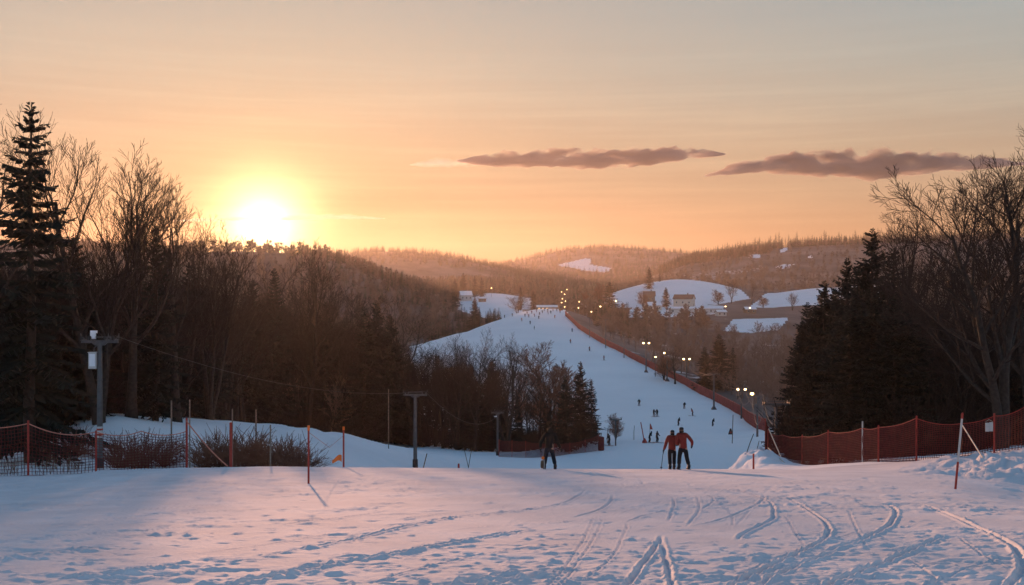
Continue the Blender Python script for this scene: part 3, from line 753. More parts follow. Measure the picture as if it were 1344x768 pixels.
profR = lambda px: np.interp(px, [1040, 1080, 1120, 1160, 1220, 1280, 1344, 1600], [470, 420, 380, 372, 392, 392, 385, 360])
for rowi, (dy, dens) in enumerate(((68, 24), (75, 20), (84, 24), (96, 26))):
    px = 1046.0 + rowi * 6
    while px < 1560:
        px += dens * random.uniform(.75, 1.3) * (1.8 if px > 1380 else 1)
        con = random.random() < (.97 if px < 1205 else .62)
        top = float(profR(px)) + random.uniform(0, 40)
        Y = dy + random.uniform(-2, 3) + (10 if px < 1100 else 0)
        tree_px(random.choice(SPR[1:]) if con else random.choice(BARE), px, top, Y, 'spruce_tree' if con else 'bare_tree',
                'dark spruce deep in the wood behind the right-hand net' if con else 'bare dark tree deep in the wood behind the right-hand net',
                'spruces packed in the right wood' if con else 'bare trees packed in the right wood', random.uniform(1.3, 1.8) if con else random.uniform(.95, 1.35))

# --- single trees farther out
tree_px(ROUND, 808, 543, 186, 'bare_tree', 'small round bare tree standing alone on the snow by the lift mast', None, 1.0)
tree_px(SPR[1], 944, 438, 330, 'spruce_tree', 'broad dark green spruce beyond the net right of the far piste', None, 1.7)
tree_px(SPR[1], 925, 455, 325, 'spruce_tree', 'dark green spruce joined to the left of the broad spruce beyond the net', None, 1.5)
tree_px(SPR[2], 962, 456, 335, 'spruce_tree', 'dark green spruce joined to the right of the broad spruce beyond the net', None, 1.6)
tree_px(BARE[1], 886, 455, 338, 'bare_tree', 'dark round bare tree behind the lit lift masts', None, 1.3)
tree_px(ROUND, 872, 464, 345, 'bare_tree', 'smaller bare tree left of the round one behind the lit lift masts', None, 1.2)
for px, top, Y, pr, nm, lb, wd in [
    (852, 350, 960, SPR[1], 'spruce_tree', 'lone pointed spruce on the snowy brow left of the spruce forest', 1.2),
    (866, 358, 1000, SPR[2], 'spruce_tree', 'tiny tree at the corner of the spruce forest on the snowy brow', 1.2),
    (874, 377, 850, SPR[1], 'spruce_tree', 'plump spruce beside the farm roofs', 1.6),
    (844, 382, 850, ROUND, 'bare_tree', 'round tree left of the plump spruce by the farm', 1.2),
    (800, 370, 860, SPR[1], 'spruce_tree', 'squat dark spruce at the left end of the snowy dome', 2.0),
    (786, 372, 880, ROUND, 'bare_tree', 'pale bare tree left of the squat dark spruce', 1.2),
    (769, 383, 860, ROUND, 'bare_tree', 'bare tree behind the snowy roof above the far piste', 1.2),
    (730, 377, 760, BARE[1], 'bare_tree', 'bushy bare tree standing behind the lit top of the far piste', 1.5),
    (700, 382, 720, SPR[1], 'spruce_tree', 'dark rounded spruce at the top left of the far piste', 1.5),
    (679, 386, 715, BARE[3], 'bare_tree', 'wide bare tree left of the dark rounded spruce at the piste top', 1.5),
    (683, 376, 800, SPR[2], 'spruce_tree', 'thin spruce behind the wide bare tree at the piste top', 1.2),
    (623, 390, 690, SPR[1], 'spruce_tree', 'dark spruce standing in the left snowfield under the white house', 1.3),
    (597, 366, 840, SPR[1], 'spruce_tree', 'tall spruce left of the white house on the snowfield', 1.3),
    (632, 364, 900, SPR[2], 'spruce_tree', 'slim spruce right of the white house on the snowfield', 1.5),
    (623, 362, 905, SPR[2], 'spruce_tree', 'slim spruce behind the roof of the white house', 1.5),
    (608, 358, 915, SPR[1], 'spruce_tree', 'spruce with a forked outline behind the white house', 1.3),
    (960, 366, 880, BARE[0], 'bare_tree', 'tall bare tree at the right end of the long farm building', 1.0),
    (943, 380, 860, ROUND, 'bare_tree', 'rounded bare tree in front of the snowy dome', 1.2),
    (986, 374, 900, BARE[1], 'bare_tree', 'full bare tree right of the farm under the brown hillside', 1.5),
    (1002, 388, 860, ROUND, 'bare_tree', 'low bare tree by the right-hand snowfield', 1.5),
    (1040, 384, 820, BARE[2], 'bare_tree', 'bare tree on the edge of the right-hand snowfield', 1.2)]:
    tree_px(pr, px, top, Y, nm, lb, None, wd)
# spruces in a row along the crest of the right-hand hill
SPF = (np_mesh('ridge_trunk', *spruce_arrays(31, 16, 3.4, step=1.1, per=6, gaps=.1)[0], M['bark']), np_mesh('ridge_crown', *spruce_arrays(31, 16, 3.4, step=1.1, per=6, gaps=.1)[1], M['needle']), 16)
px = 868.0
while px < 1165:
    px += random.uniform(2.2, 4.6) if px > 980 else random.uniform(2.4, 4.0)
    b = gpt(px, 1690 + random.uniform(-10, 10))
    tree(SPF, b, random.uniform(15, 28) if px > 980 else random.uniform(15, 22), 'ridge_spruce', 'tiny dark spruce in the row along the crest of the right-hand hill', 'tree', 'spruces along the crest of the right-hand hill', random.uniform(.9, 1.5), sink=1.0)


# --- woods nobody could count ------------------------------------------------------------
def scatter(name, variants, pts, hs, wides, mats):
    VV, FF = [], []; n = 0
    for (x, y, z), h, wd, vi in zip(pts, hs, wides, rng.integers(0, len(variants), len(pts))):
        V, Fq, H0 = variants[vi]; s = h / H0; a = rng.uniform(0, 6.28); c, sn = math.cos(a) * s * wd, math.sin(a) * s * wd
        VV.append(np.stack([V[:, 0] * c - V[:, 1] * sn + x, V[:, 0] * sn + V[:, 1] * c + y, V[:, 2] * s + z], 1)); FF.append(Fq + n); n += len(V)
    return tag(link(name, np_mesh(name, np.concatenate(VV), np.concatenate(FF), mats, False)), kind='stuff')


def low_bare(seed, kids=(7, 6, 4), H=12, rmin=.05):
    (a, fa), (b, fb_) = bare_arrays(seed, H, levels=3, kids=kids, spread=.75, clear=.2, up=.12, rmin=rmin, sides=(4, 3, 3, 3, 3))
    return np.concatenate([a, b]), np.concatenate([fa, fb_ + len(a)]), H


def tiny_bare(seed):
    rg = np.random.default_rng(seed); B = NB(); Q = []
    P = np.array([[0, 0, -.5], [0, 0, 6.], [.2, .1, 10.]]); B.tube(P, np.array([.22, .14, .05]), 3)
    for i in range(34):
        h = rg.uniform(2.2, 8.5); az = rg.uniform(0, 6.28); e = rg.uniform(.3, 1.2); l = rg.uniform(1.6, 3.6) * (1.1 - .05 * h)
        o = np.array([math.cos(az) * math.cos(e), math.sin(az) * math.cos(e), math.sin(e)]); p = np.array([0, 0, h]); u, w = frame_of(o); wd = (u * rg.normal() + w * rg.normal()) * .11
        tip = p + o * l; mid = p + o * l * .6
        Q.append([p, mid - wd * 2.3, tip, mid + wd * 2.3])
    B.quads(np.array(Q)); V, Fq = B.arr(); return V, Fq, 10.5


def tiny_spruce(seed):
    rg = np.random.default_rng(seed); B = NB(); Q = []
    B.tube(np.array([[0, 0, -.5], [0, 0, 6.], [0, 0, 12.]]), np.array([.2, .12, .03]), 3)
    for i in range(60):
        f = i / 60; h = 1 + 10.6 * f; az = i * 2.4 + rg.normal(0, .3); l = 2.3 * (1 - f) ** .85 * rg.uniform(.7, 1.2) + .15
        o = np.array([math.cos(az), math.sin(az), -.42 + .5 * f]); p = np.array([0, 0, h]); s_ = np.array([-o[1], o[0], 0]) * .42 * l + np.array([0, 0, .12])
        Q.append([p, p + o * l * .6 - s_, p + o * l, p + o * l * .6 + s_])
    B.quads(np.array(Q)); V, Fq = B.arr(); return V, Fq, 12.0


LB = [low_bare(s) for s in (101, 102, 103, 104)]
TB = [tiny_bare(s) for s in (111, 112, 113, 114, 115)]
TS = [tiny_spruce(s) for s in (121, 122, 123)]


def sample(n, px0, px1, y0, y1, keep):
    px = rng.uniform(px0, px1, n); Y = np.exp(rng.uniform(math.log(y0), math.log(y1), n)); X = Y * (px - 672) / F
    Z = gz(X, Y); s = snowiness(X, Y, Z); py = HZ - F * Z / Y
    q = (s < .55) & keep(px, Y, py, X); return np.stack([X, Y, Z - .2], 1)[q]


# brown bare wood beyond the net right of the far piste, and the slope left of it
p = sample(1500, 790, 1180, 225, 640, lambda px, Y, py, X: X > np.interp(Y, NETY, NETX) + 6)
p = p[:520]
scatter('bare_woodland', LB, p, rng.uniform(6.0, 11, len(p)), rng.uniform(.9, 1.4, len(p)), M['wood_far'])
p = sample(700, 200, 640, 190, 620, lambda px, Y, py, X: X < np.interp(Y, [150, 300, 420, 520, 660], [-22, -38, -52, -62, -46]))[:260]
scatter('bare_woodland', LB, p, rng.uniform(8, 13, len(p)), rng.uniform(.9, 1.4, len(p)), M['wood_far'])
p = sample(300, 775, 850, 540, 800, lambda px, Y, py, X: (X > np.interp(Y, NETY, NETX) + 8) & (px > 770 + 0 * X))[:70]
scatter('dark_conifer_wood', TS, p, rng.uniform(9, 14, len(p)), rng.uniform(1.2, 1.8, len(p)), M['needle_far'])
p = sample(9000, 60, 1450, 640, 2200, lambda px, Y, py, X: ((Y < 1400) | (px > 760)) & ~((px > 785) & (px < 1075) & (Y > 745) & (Y < 1120)) & ~((px > 930) & (px < 1075) & (Y > 600) & (Y < 760)) & ~((px > 590) & (px < 705) & (Y > 640) & (Y < 1000)))
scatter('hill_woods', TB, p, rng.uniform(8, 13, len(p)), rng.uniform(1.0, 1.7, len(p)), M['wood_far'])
p = sample(2600, 380, 790, 800, 1420, lambda px, Y, py, X: (rng.random(len(px)) < .5) & ~((px > 596) & (px < 705) & (Y > 690) & (Y < 1000)))
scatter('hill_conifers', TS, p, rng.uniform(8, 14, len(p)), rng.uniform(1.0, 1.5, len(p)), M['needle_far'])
p = sample(1600, 865, 1330, 1560, 1720, lambda px, Y, py, X: (px < 1010) | (Y > 1640))
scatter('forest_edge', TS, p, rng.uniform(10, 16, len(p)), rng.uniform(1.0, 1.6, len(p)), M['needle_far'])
p = sample(5200, 380, 1180, 2150, 3080, lambda px, Y, py, X: Y > 0)
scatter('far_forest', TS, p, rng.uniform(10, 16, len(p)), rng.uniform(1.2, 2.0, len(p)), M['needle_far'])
# the row of pines at the lower edge of the left snowfield, and tangled brush between the trunks
p = sample(500, 560, 705, 650, 760, lambda px, Y, py, X: py > 410)[:120]
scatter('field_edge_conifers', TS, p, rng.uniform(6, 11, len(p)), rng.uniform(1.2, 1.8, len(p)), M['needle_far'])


def brush(seed, H=2.6, n=26, rmin=.007, kid=5, emax=.62):
    rg = np.random.default_rng(seed); B = NB()
    for i in range(n):
        az = rg.uniform(0, 6.28); e = rg.uniform(.05, emax); l = H * rg.uniform(.45, 1.0) ** (1 if emax < .7 else 1.3)
        d = np.array([math.cos(az) * math.sin(e), math.sin(az) * math.sin(e), math.cos(e)]); p = np.array([rg.normal(0, .16), rg.normal(0, .16), -.1])
        P = np.array([p + d * l * t + np.array([0, 0, -.12 * l * t * t]) + rg.normal(0, .03, 3) for t in np.linspace(0, 1, 5)])
        B.tube(P, np.linspace(.018, rmin, 5), 3)
        for j in range(kid):
            t = rg.uniform(.3, .95); q = P[0] * (1 - t) + P[-1] * t; dd = d + rg.normal(0, .38, 3); dd /= np.linalg.norm(dd); l2 = l * rg.uniform(.2, .45)
            B.tube(np.stack([q, q + dd * l2 * .5, q + dd * l2 + np.array([0, 0, .05])]), np.array([.011, .009, rmin]), 3)
    V, Fq = B.arr(); return V, Fq, H


BR = [brush(s, 3.2, 22, rmin=.012, kid=6) for s in (201, 202, 203)]
pp = []
for _ in range(520):
    px = rng.uniform(-120, 740); Y = float(TREEY(px)) + rng.uniform(1, 26)
    if 585 < px < 655 and rng.random() < .75: continue
    b = gpt(px, Y); pp.append((b.x, b.y, b.z))
for _ in range(150):
    px = rng.uniform(1035, 1480); Y = rng.uniform(64, 92) + (10 if px < 1100 else 0); b = gpt(px, Y); pp.append((b.x, b.y, b.z))
scatter('undergrowth', BR, pp, rng.uniform(2.2, 5.2, len(pp)), rng.uniform(.9, 1.4, len(pp)), M['twig'])

# shrubs by the fence
SH = [brush(s, 2.0, 62, rmin=.006, kid=8, emax=.95) for s in (211, 212, 213)]
SHM = [np_mesh('shrub_stems', V, Fq, M['shrub'], False) for V, Fq, _ in SH]


def shrub(px, Y, h, label, wide=1.0, i=0):
    o = link('bare_shrub', SHM[i], None, gpt(px, Y), random.uniform(0, 6)); s = h / 2.0; o.scale = (s * wide, s * wide, s)
    tag(o, label, 'shrub', 'bare shrubs along the left net')


for i, (px, Y, h, lb, wd) in enumerate([
        (158, 60, 2.0, 'bare dark shrub just right of the big lift mast foot', 1.5), (186, 59.5, 2.2, 'largest bare dark shrub in front of the left snow bank', 1.6), (216, 60.5, 1.7, 'low bare dark shrub touching the first post of the rope fence', 1.6),
        (268, 60, 1.8, 'reddish shrub at the left end of the thicket behind the orange rope', 1.6), (290, 61, 2.3, 'reddish shrub of the thicket behind the lower end of the orange rope', 1.6), (314, 60, 2.2, 'reddish shrub of the thicket right beside the thick red post', 1.7),
        (336, 62, 2.4, 'tallest reddish shrub in the middle of the thicket', 1.6), (358, 60, 2.1, 'reddish shrub of the thicket behind the pale stake', 1.8), (380, 61, 2.0, 'reddish shrub second from the right end of the thicket', 1.7),
        (398, 60, 1.6, 'last low reddish shrub of the thicket by the orange-tipped pole', 1.6), (60, 63, 1.8, 'dark shrub behind the net by the leftmost red post', 1.5), (98, 64, 1.9, 'dark shrub behind the net left of the big lift mast', 1.6)]):
    shrub(px, Y, h, lb, wd, i % 3)
g = MB(); rg = random.Random(4)
for i in range(150):
    px = rg.choice([rg.gauss(18, 18), rg.gauss(85, 22), rg.uniform(-60, 120)]); b = gpt(px, rg.uniform(47.5, 53)); h = rg.uniform(.25, .95)
    t = Vector((rg.gauss(0, .18), rg.gauss(0, .18), h)); g.tube([b - Vector((0, 0, .1)), b + t * .6, b + t + Vector((rg.gauss(0, .08), 0, -.04))], [.010, .008, .004], 3, 0, False)
tag(g.obj('dry_grass', M['dry']), kind='stuff')
# ------------------------------------------------------------------ lift masts
def wheel(mb, c, r, w=.06, mi=0, ax='x'):
    c = Vector(c); d = Vector((w / 2, 0, 0)) if ax == 'x' else Vector((0, w / 2, 0))
    mb.tube([c - d, c - d * .8, c + d * .8, c + d], [r * .96, r, r, r * .96], 10, mi)


def mast(px, base_py, top_py, Y, label, arm=2.2, r=.16, group='lift masts', box=False, sleeve=True, sheaves=2, lamps=0, y0=None, notice=False, arm_rz=0.0, carrier=False, foot=False):
    b = gpt(px, Y) if y0 is None else hit(px, base_py, y0)
    Yb = b.y; h = Yb * (HZ - top_py) / F - b.z
    o = empty('lift_mast', b, arm_rz); tag(o, label, 'lift mast', group)
    m = MB(); m.tube([(0, 0, -.4), (0, 0, h * .5), (0, 0, h - .28)], [r * 1.1, r, r * .82], 14)
    for zz in (h * .36, h * .68): m.tube([(0, 0, zz - .03), (0, 0, zz + .03)], [r * 1.08, r * 1.06], 14)
    m.obj('pole', M['steel'], o, smooth=False)
    if sleeve:
        m = MB(); m.tube([(0, 0, -.1), (0, 0, .05), (0, 0, .62), (0, 0, .66)], [r * 1.5, r * 1.5, r * 1.42, r * 1.15], 14); m.obj('base_sleeve', M['pad'], o)
    if foot:
        m = MB(); m.box((0, 0, .35), (r * 7, r * 7, 1.0), 0, None, .35); m.obj('footing', M['dark_steel'], o)
    m = MB(); m.box((0, 0, h - .22), (arm, .14, .15)); m.box((0, 0, h - .36), (.5, .10, .13), 0, None, 1.6)
    m.box((0, 0, h + .02), (arm * .62, .06, .06))
    for s in (-1, 1): m.box((s * arm * .30, 0, h - .09), (.05, .05, .2))
    m.obj('crossarm', M['steel'], o)
    for s in ([-1, 1] if sheaves == 2 else [-1, -.45, .45, 1]):
        m = MB(); x = s * arm * .44
        m.tube([(x, -.42, h - .12), (x, .42, h - .12)], .035, 6)
        m.tube([(x, 0, h - .2), (x, 0, h - .02)], .04, 6)
        m.tube([(x + s * .02, 0, h - .05), (x + s * .14, 0, h + .05), (x + s * .17, 0, h + .22)], [.03, .03, .02], 6)
        sh = m.obj('sheave_frame', M['dark_steel'], o)
        for q in (-.34, .34):
            w = MB(); wheel(w, (x, q, h - .03), .13); w.obj('sheave_wheel', M['rubber'], sh)
    if box:
        m = MB(); m.box((-.33, -.06, h - 1.23), (.40, .30, .86)); m.box((-.33, -.06, h - .79), (.46, .36, .04)); bx = m.obj('junction_box', M['white'], o)
        m = MB(); m.box((-.33, -.215, h - 1.2), (.30, .012, .66)); m.tube([(-.21, -.235, h - 1.26), (-.21, -.235, h - 1.14)], .014, 6); m.obj('box_door', M['roofsnow'], bx)
        m = MB(); m.tube([(-.33, 0, h - .79), (-.30, 0, h - .55), (-.12, 0, h - .4)], .03, 6); m.tube([(-.28, 0, h - 1.5), (-.1, 0, h - 1.6)], .035, 6); m.obj('bracket', M['dark_steel'], o)
        m = MB(); m.box((-.34, -.05, h + .08), (.24, .2, .3)); m.box((-.30, -.05, h + .3), (.34, .12, .14)); m.obj('lift_switch', M['roofsnow'], o)
    if notice:
        m = MB(); m.tube([(0, 0, 1.75), (0, 0, 2.35)], r * 1.13, 14, 0, False); nn = m.obj('notice_band', M['white'], o)
        m = MB(); m.tube([(0, 0, 1.86), (0, 0, 1.98)], r * 1.16, 14, 0, False); m.tube([(0, 0, 2.14), (0, 0, 2.24)], r * 1.16, 14, 0, False); m.obj('red_stripe', M['redpost'], nn)
    for k in range(lamps):
        s = (-1, 1)[k % 2]; x = s * arm * .36
        m = MB(); m.box((x, -.1, h + .17), (.34, .26, .12), 0, None, .7); m.tube([(x, 0, h - .15), (x, 0, h + .12)], .03, 6); f = m.obj('floodlight', M['dark_steel'], o)
        m = MB(); m.sphere((x, -.26, h + .15), (.30, .10, .22) if Yb < 260 else (.32, .12, .24), 0, 10, 6); m.obj('lit_lens', M['lamp'], f)
    if carrier:
        m = MB(); m.tube([(-.5, 0, h - .2), (-.5, .1, h - 1.5)], .03, 6); m.box((-.5, .1, h - 1.75), (1.1, .5, .08)); m.box((-.5, .32, h - 1.45), (1.1, .06, .55)); m.tube([(-1.05, -.1, h - 1.5), (.05, -.1, h - 1.5)], .03, 6); m.obj('lift_chair', M['dark_steel'], o)
    o['top'] = 0
    del o['top']
    return o, b, h


mL = [mast(131, 617, 443, 57, 'nearest lift mast with white box and four-wheeled crossarm at the left fence', 1.95, .145, box=True, sheaves=4, notice=True),
      mast(545, 613, 515, 78, 'second lift mast with a red-brown foot standing below the left snow bank', 1.95, .15, y0=52),
      mast(653, 598, 540, 135, 'third lift mast, in front of the trunks left of the centre net', 1.9, .15, y0=90),
      mast(745, 592, 556, 160, 'small pale lift mast behind the centre net right of the dark-clad person', 1.6, .13, y0=100, sleeve=False),
      mast(808, 585, 549, 172, 'small dark lift mast beside the lone round tree', 1.9, .10, y0=140, sleeve=False)]
mR = [mast(774, 443, 416, 420, 'highest of the lift masts on the right side of the far piste', 1.6, .16, y0=180, sleeve=False),
      mast(795, 457, 419, 400, 'second mast from the top beside the net of the far piste', 1.6, .16, y0=180, sleeve=False),
      mast(819, 470, 438, 380, 'third mast from the top beside the net of the far piste', 1.6, .16, y0=180, sleeve=False),
      mast(848, 489, 451, 365, 'lit lift mast standing on the snow left of the round bare trees', 2.6, .22, y0=180, sleeve=False, lamps=2, foot=True),
      mast(875.5, 500, 464, 330, 'lit lift mast in front of the dark round bare trees', 2.6, .22, y0=180, sleeve=False, lamps=1, foot=True),
      mast(901, 505, 472, 320, 'lit lift mast with two bright floodlights at the bend of the far net', 2.6, .20, y0=180, sleeve=False, lamps=2),
      mast(937, 538, 490, 270, 'unlit grey lift mast on a dark footing halfway down the far net', 3.2, .22, y0=180, sleeve=False, foot=True),
      mast(973, 550, 512, 240, 'lift mast carrying a chair under its lamps near the lower far net', 2.4, .18, y0=180, sleeve=False, lamps=2, carrier=True),
      mast(994, 574, 518, 190, 'lift mast with one bright lamp left of the near net corner', 2.6, .16, y0=150, sleeve=False, lamps=1),
      mast(1019, 606, 527, 84, 'grey lift mast behind the corner of the near right net', 2.2, .13, y0=None, sleeve=False)]


def cable(ms, names, label, off, r=.035):
    for i in range(len(ms) - 1):
        (o1, b1, h1), (o2, b2, h2) = ms[i], ms[i + 1]
        p = Vector((b1.x + off, b1.y, b1.z + h1 + .1)); q = Vector((b2.x + off, b2.y, b2.z + h2 + .1)); sag = (q - p).length * .035
        m = MB(); m.tube([p.lerp(q, t / 14) - Vector((0, 0, 4 * sag * (t / 14) * (1 - t / 14))) for t in range(15)], r, 4)
        tag(m.obj('lift_cable', M['dark_steel']), label % (names[i], names[i + 1]), 'cable', 'cables strung between the lift masts')


cable(mL, ['nearest', 'second', 'third', 'small pale', 'small dark'], 'thin haul cable between the %s and the %s mast left of the piste', .8, .012)
NR = ['highest', 'second highest', 'third highest', 'lit footed', 'dim lit', 'twin-lamp', 'unlit', 'chair-carrying', 'single-lamp', 'net-corner']
cable(mR, NR, 'right-hand cable sagging between the %s and the %s mast along the far net', .9, .035)
cable(mR[3:], NR[3:], 'left-hand cable sagging between the %s and the %s mast along the far net', -.9, .03)


# ------------------------------------------------------------------ safety nets, posts and ropes
def post(parent, p, h, r=.045, m='redpost', top=None, name='post', lean=(0, 0)):
    b = MB(); a = Vector(p); t = a + Vector((lean[0], lean[1], h))
    b.tube([a - Vector((0, 0, .2)), a.lerp(t, .5), t, t + Vector((0, 0, .02))], [r, r * .95, r * .9, r * .5], 8)
    o = b.obj(name, M[m], parent, smooth=False)
    if top:
        b = MB(); b.tube([a.lerp(t, .93), t + Vector((0, 0, .03))], r * 1.18, 8); b.obj('tip', M[top], o)
    return o


def net_mesh(feet, hs, pitch, thick, sag=.12, seed=0, wob=.06, lean=0.0):
    """a hanging mesh of real strands between the posts; feet = points, hs = heights"""
    rg = random.Random(seed); strands = MB()
    cols = []
    for i in range(len(feet) - 1):
        a, b = Vector(feet[i]), Vector(feet[i + 1]); n = max(3, int((b - a).length / pitch))
        for k in range(n if i < len(feet) - 2 else n + 1):
            t = k / n; p = a.lerp(b, t); p.z = float(gz(p.x, p.y)) * .5 + p.z * .5
            hh = hs[i] * (1 - t) + hs[i + 1] * t - sag * 4 * t * (1 - t) * (1 + .3 * math.sin(i * 2.1 + seed))
            cols.append((p, hh, t))
    nr = max(4, int(max(hs) / pitch)); P = []
    for ci, (p, hh, t) in enumerate(cols):
        w = math.sin(ci * pitch * 2.3 + seed) * wob
        P.append([p + Vector((w * .4 * math.sin(j * .9), w * math.sin(j / nr * 3.1), -.30 + (hh + .30) * j / nr)) for j in range(nr + 1)])
    V = np.array([[tuple(q) for q in c] for c in P]); nc = len(P)
    me = bpy.data.meshes.new('net')
    idx = lambda c, j: c * (nr + 1) + j
    me.from_pydata([tuple(v) for v in V.reshape(-1, 3)], [], [(idx(c, j), idx(c + 1, j), idx(c + 1, j + 1), idx(c, j + 1)) for c in range(nc - 1) for j in range(nr)])
    ob = bpy.data.objects.new('tmp', me); COL.objects.link(ob)
    wf = ob.modifiers.new('w', 'WIREFRAME'); wf.thickness = thick; wf.use_even_offset = False; wf.use_boundary = True
    dg = bpy.context.evaluated_depsgraph_get(); m2 = bpy.data.meshes.new_from_object(ob.evaluated_get(dg)); bpy.data.objects.remove(ob); bpy.data.meshes.remove(me)
    return m2, [c[-1] for c in P]


def safety_net(name, label, feet, hs, pitch, thick, matl, posts, rope='redpost', seed=0, group=None, wob=.06, sag=.12, rope_r=.022):
    o = empty(name, feet[0]); tag(o, label, 'safety net', group); o0 = Vector(feet[0])
    me, top = net_mesh([Vector(f) - o0 if False else f for f in feet], hs, pitch, thick, sag, seed, wob)
    me.transform(Matrix.Translation(-o0)); me.materials.append(M[matl]); link('net', me, o)
    b = MB(); b.tube([p - o0 for p in top], rope_r, 5); b.obj('top_rope', M[rope], o)
    for p, h, m in posts: post(o, Vector(p) - o0, h, .05 if m != 'white' else .045, m)
    return o


def hgt(px, top, p): return p.y * (HZ - top) / F - p.z


# right-hand net
rn = [(1008, 72, 566), (1027, 70, 571), (1053, 67, 573), (1087, 62, 567), (1132, 57, 562), (1153, 55, 561), (1203, 51.5, 549), (1262, 49.5, 556), (1305, 49, 546), (1344, 48.5, 535), (1420, 48, 520), (1500, 47.5, 505)]
feet = [gpt(px, Y) for px, Y, _ in rn]; hs = [max(.8, hgt(px, t, p)) for (px, Y, t), p in zip(rn, feet)]
po = [(feet[i], hs[i] + .1, 'redpost') for i in (0, 2, 3, 5, 6, 8, 10, 11)] + [(feet[4], hs[4] + .35, 'white')]
safety_net('safety_net', 'long dark red safety net on red posts along the right edge of the near slope', feet, hs, .125, .042, 'net', po, seed=2)
# its corner, running away from the viewer
c0 = feet[0]; fr = [c0 + Vector((-.1, .3, 0)), gpt(1009, 80), gpt(1010, 92), gpt(1012, 108), gpt(1010, 130)]
hh = [2.3, 2.3, 2.4, 2.6, 3.0]
safety_net('safety_net', 'red safety net turning the corner at the right-hand wood and running down beside the piste', fr, hh, .14, .06, 'net', [(p, h + .1, 'redpost') for p, h in zip(fr, hh)], seed=5)
# net along the far piste
fp = [Vector(p) for p in NETP]; fp = [fp[0] + (fp[0] - fp[1]) * .0] + fp[1:]
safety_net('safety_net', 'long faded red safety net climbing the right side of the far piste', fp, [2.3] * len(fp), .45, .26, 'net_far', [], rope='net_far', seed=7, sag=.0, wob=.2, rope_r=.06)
fpo = [o for o in COL.objects if o.name.startswith('safety_net')][-1]
for i in range(len(fp) - 1):
    n = max(1, int((fp[i + 1] - fp[i]).length / 9))
    for k in range(n):
        p = fp[i].lerp(fp[i + 1], k / n); p.z = float(gz(p.x, p.y)); post(fpo, p - Vector(fpo.location), 2.6, .06, 'redpost')
# centre net in front of the left wood
cn = [(655, 578), (672, 579), (690, 580), (710, 582), (728, 583), (748, 582), (768, 578), (786, 571)]
Yc = [150, 151, 152, 154, 156, 158, 159, 160]
feet = [gpt(px, y) for (px, _), y in zip(cn, Yc)]; hs = [max(1.4, min(2.6, hgt(px, t, p))) for (px, t), p in zip(cn, feet)]
safety_net('safety_net', 'red safety net across the foot of the left wood behind the dark-clad person', feet, hs, .16, .085, 'net', [(p, h + .1, 'redpost') for p, h in zip(feet, hs)], seed=9, sag=.08)
b = gpt(789, 160); o = empty('padded_post', b); tag(o, 'thick red padded post at the right end of the centre net', 'post')
m = MB(); m.tube([(0, 0, -.1), (0, 0, .1), (0, 0, 1.9), (0, 0, 2.0)], [.42, .46, .46, .3], 12); m.obj('pad', M['net'], o)
m = MB(); m.tube([(0, 0, 1.9), (0, 0, 2.5)], .06, 8); m.obj('pole', M['greypost'], o)
for px in (797, 832):
    b = gpt(px, 168 if px < 800 else 178); m = MB(); m.tube([b - Vector((0, 0, .2)), b + Vector((0, 0, 1.3)), b + Vector((.1, 0, 2.4))], [.06, .05, .04], 8)
    tag(m.obj('wooden_stake', M['greypost']), 'thin dark stake just right of the padded post' if px < 800 else 'short dark stake between the round tree and the red gate pole', 'stake')
# left net, sparse and sagging
ln = [(-60, 46.5, 556), (37, 46.8, 556), (126, 47.5, 567), (186, 48, 566), (245, 48.5, 566)]
feet = [gpt(px, Y) for px, Y, _ in ln]; hs = [hgt(px, t, p) for (px, Y, t), p in zip(ln, feet)]
safety_net('safety_net', 'thin sagging red net on red posts at the left edge of the near slope', feet, hs, .14, .032, 'net', [(feet[0], hs[0], 'redpost'), (feet[1], hs[1] + .12, 'redpost'), (feet[2], hs[2] + .05, 'redpost')], seed=12, sag=.22, rope='rope')


def lone_post(px, Y, top, label, m='redpost', r=.05, tip=None, name='marker_pole', cat='pole', lean=(0, 0), grp=None):
    b = gpt(px, Y); o = empty(name, b); tag(o, label, cat, grp); post(o, Vector((0, 0, 0)), hgt(px, top, b), r, m, tip, 'shaft', lean); return o, b


o1, b1 = lone_post(245, 48.5, 549, 'red fence post from which the diagonal orange rope starts', r=.055)
o2, b2 = lone_post(303, 49, 555, 'thick red fence post at which the diagonal orange rope ends in the snow', r=.075)
o3, b3 = lone_post(405, 32.5, 560, 'slender dark red pole with an orange tip standing out on the near piste', r=.032, tip='orange')
o4, b4 = lone_post(451, 47, 561, 'dark red pole with an orange tip beside the orange flag', r=.042, tip='orange')
m = MB(); p = b1 + Vector((0, -.06, hgt(245, 552, b1))); q = b2 + Vector((-.1, -.15, .08)); m.tube([p.lerp(q, t / 8) - Vector((0, 0, .12 * 4 * t / 8 * (1 - t / 8))) for t in range(9)], .028, 6)
tag(m.obj('rope', M['rope']), 'orange rope slanting from post top to snow between two red posts on the left', 'rope')
m = MB(); p = b3 + Vector((0, .05, 1.55)); q = b4 + Vector((0, 0, 1.4)); m.tube([p, p.lerp(q, .5) - Vector((0, 0, .5)), q], .009, 4)
tag(m.obj('cord', M['rope']), 'thin slack cord between the two orange-tipped poles', 'cord')
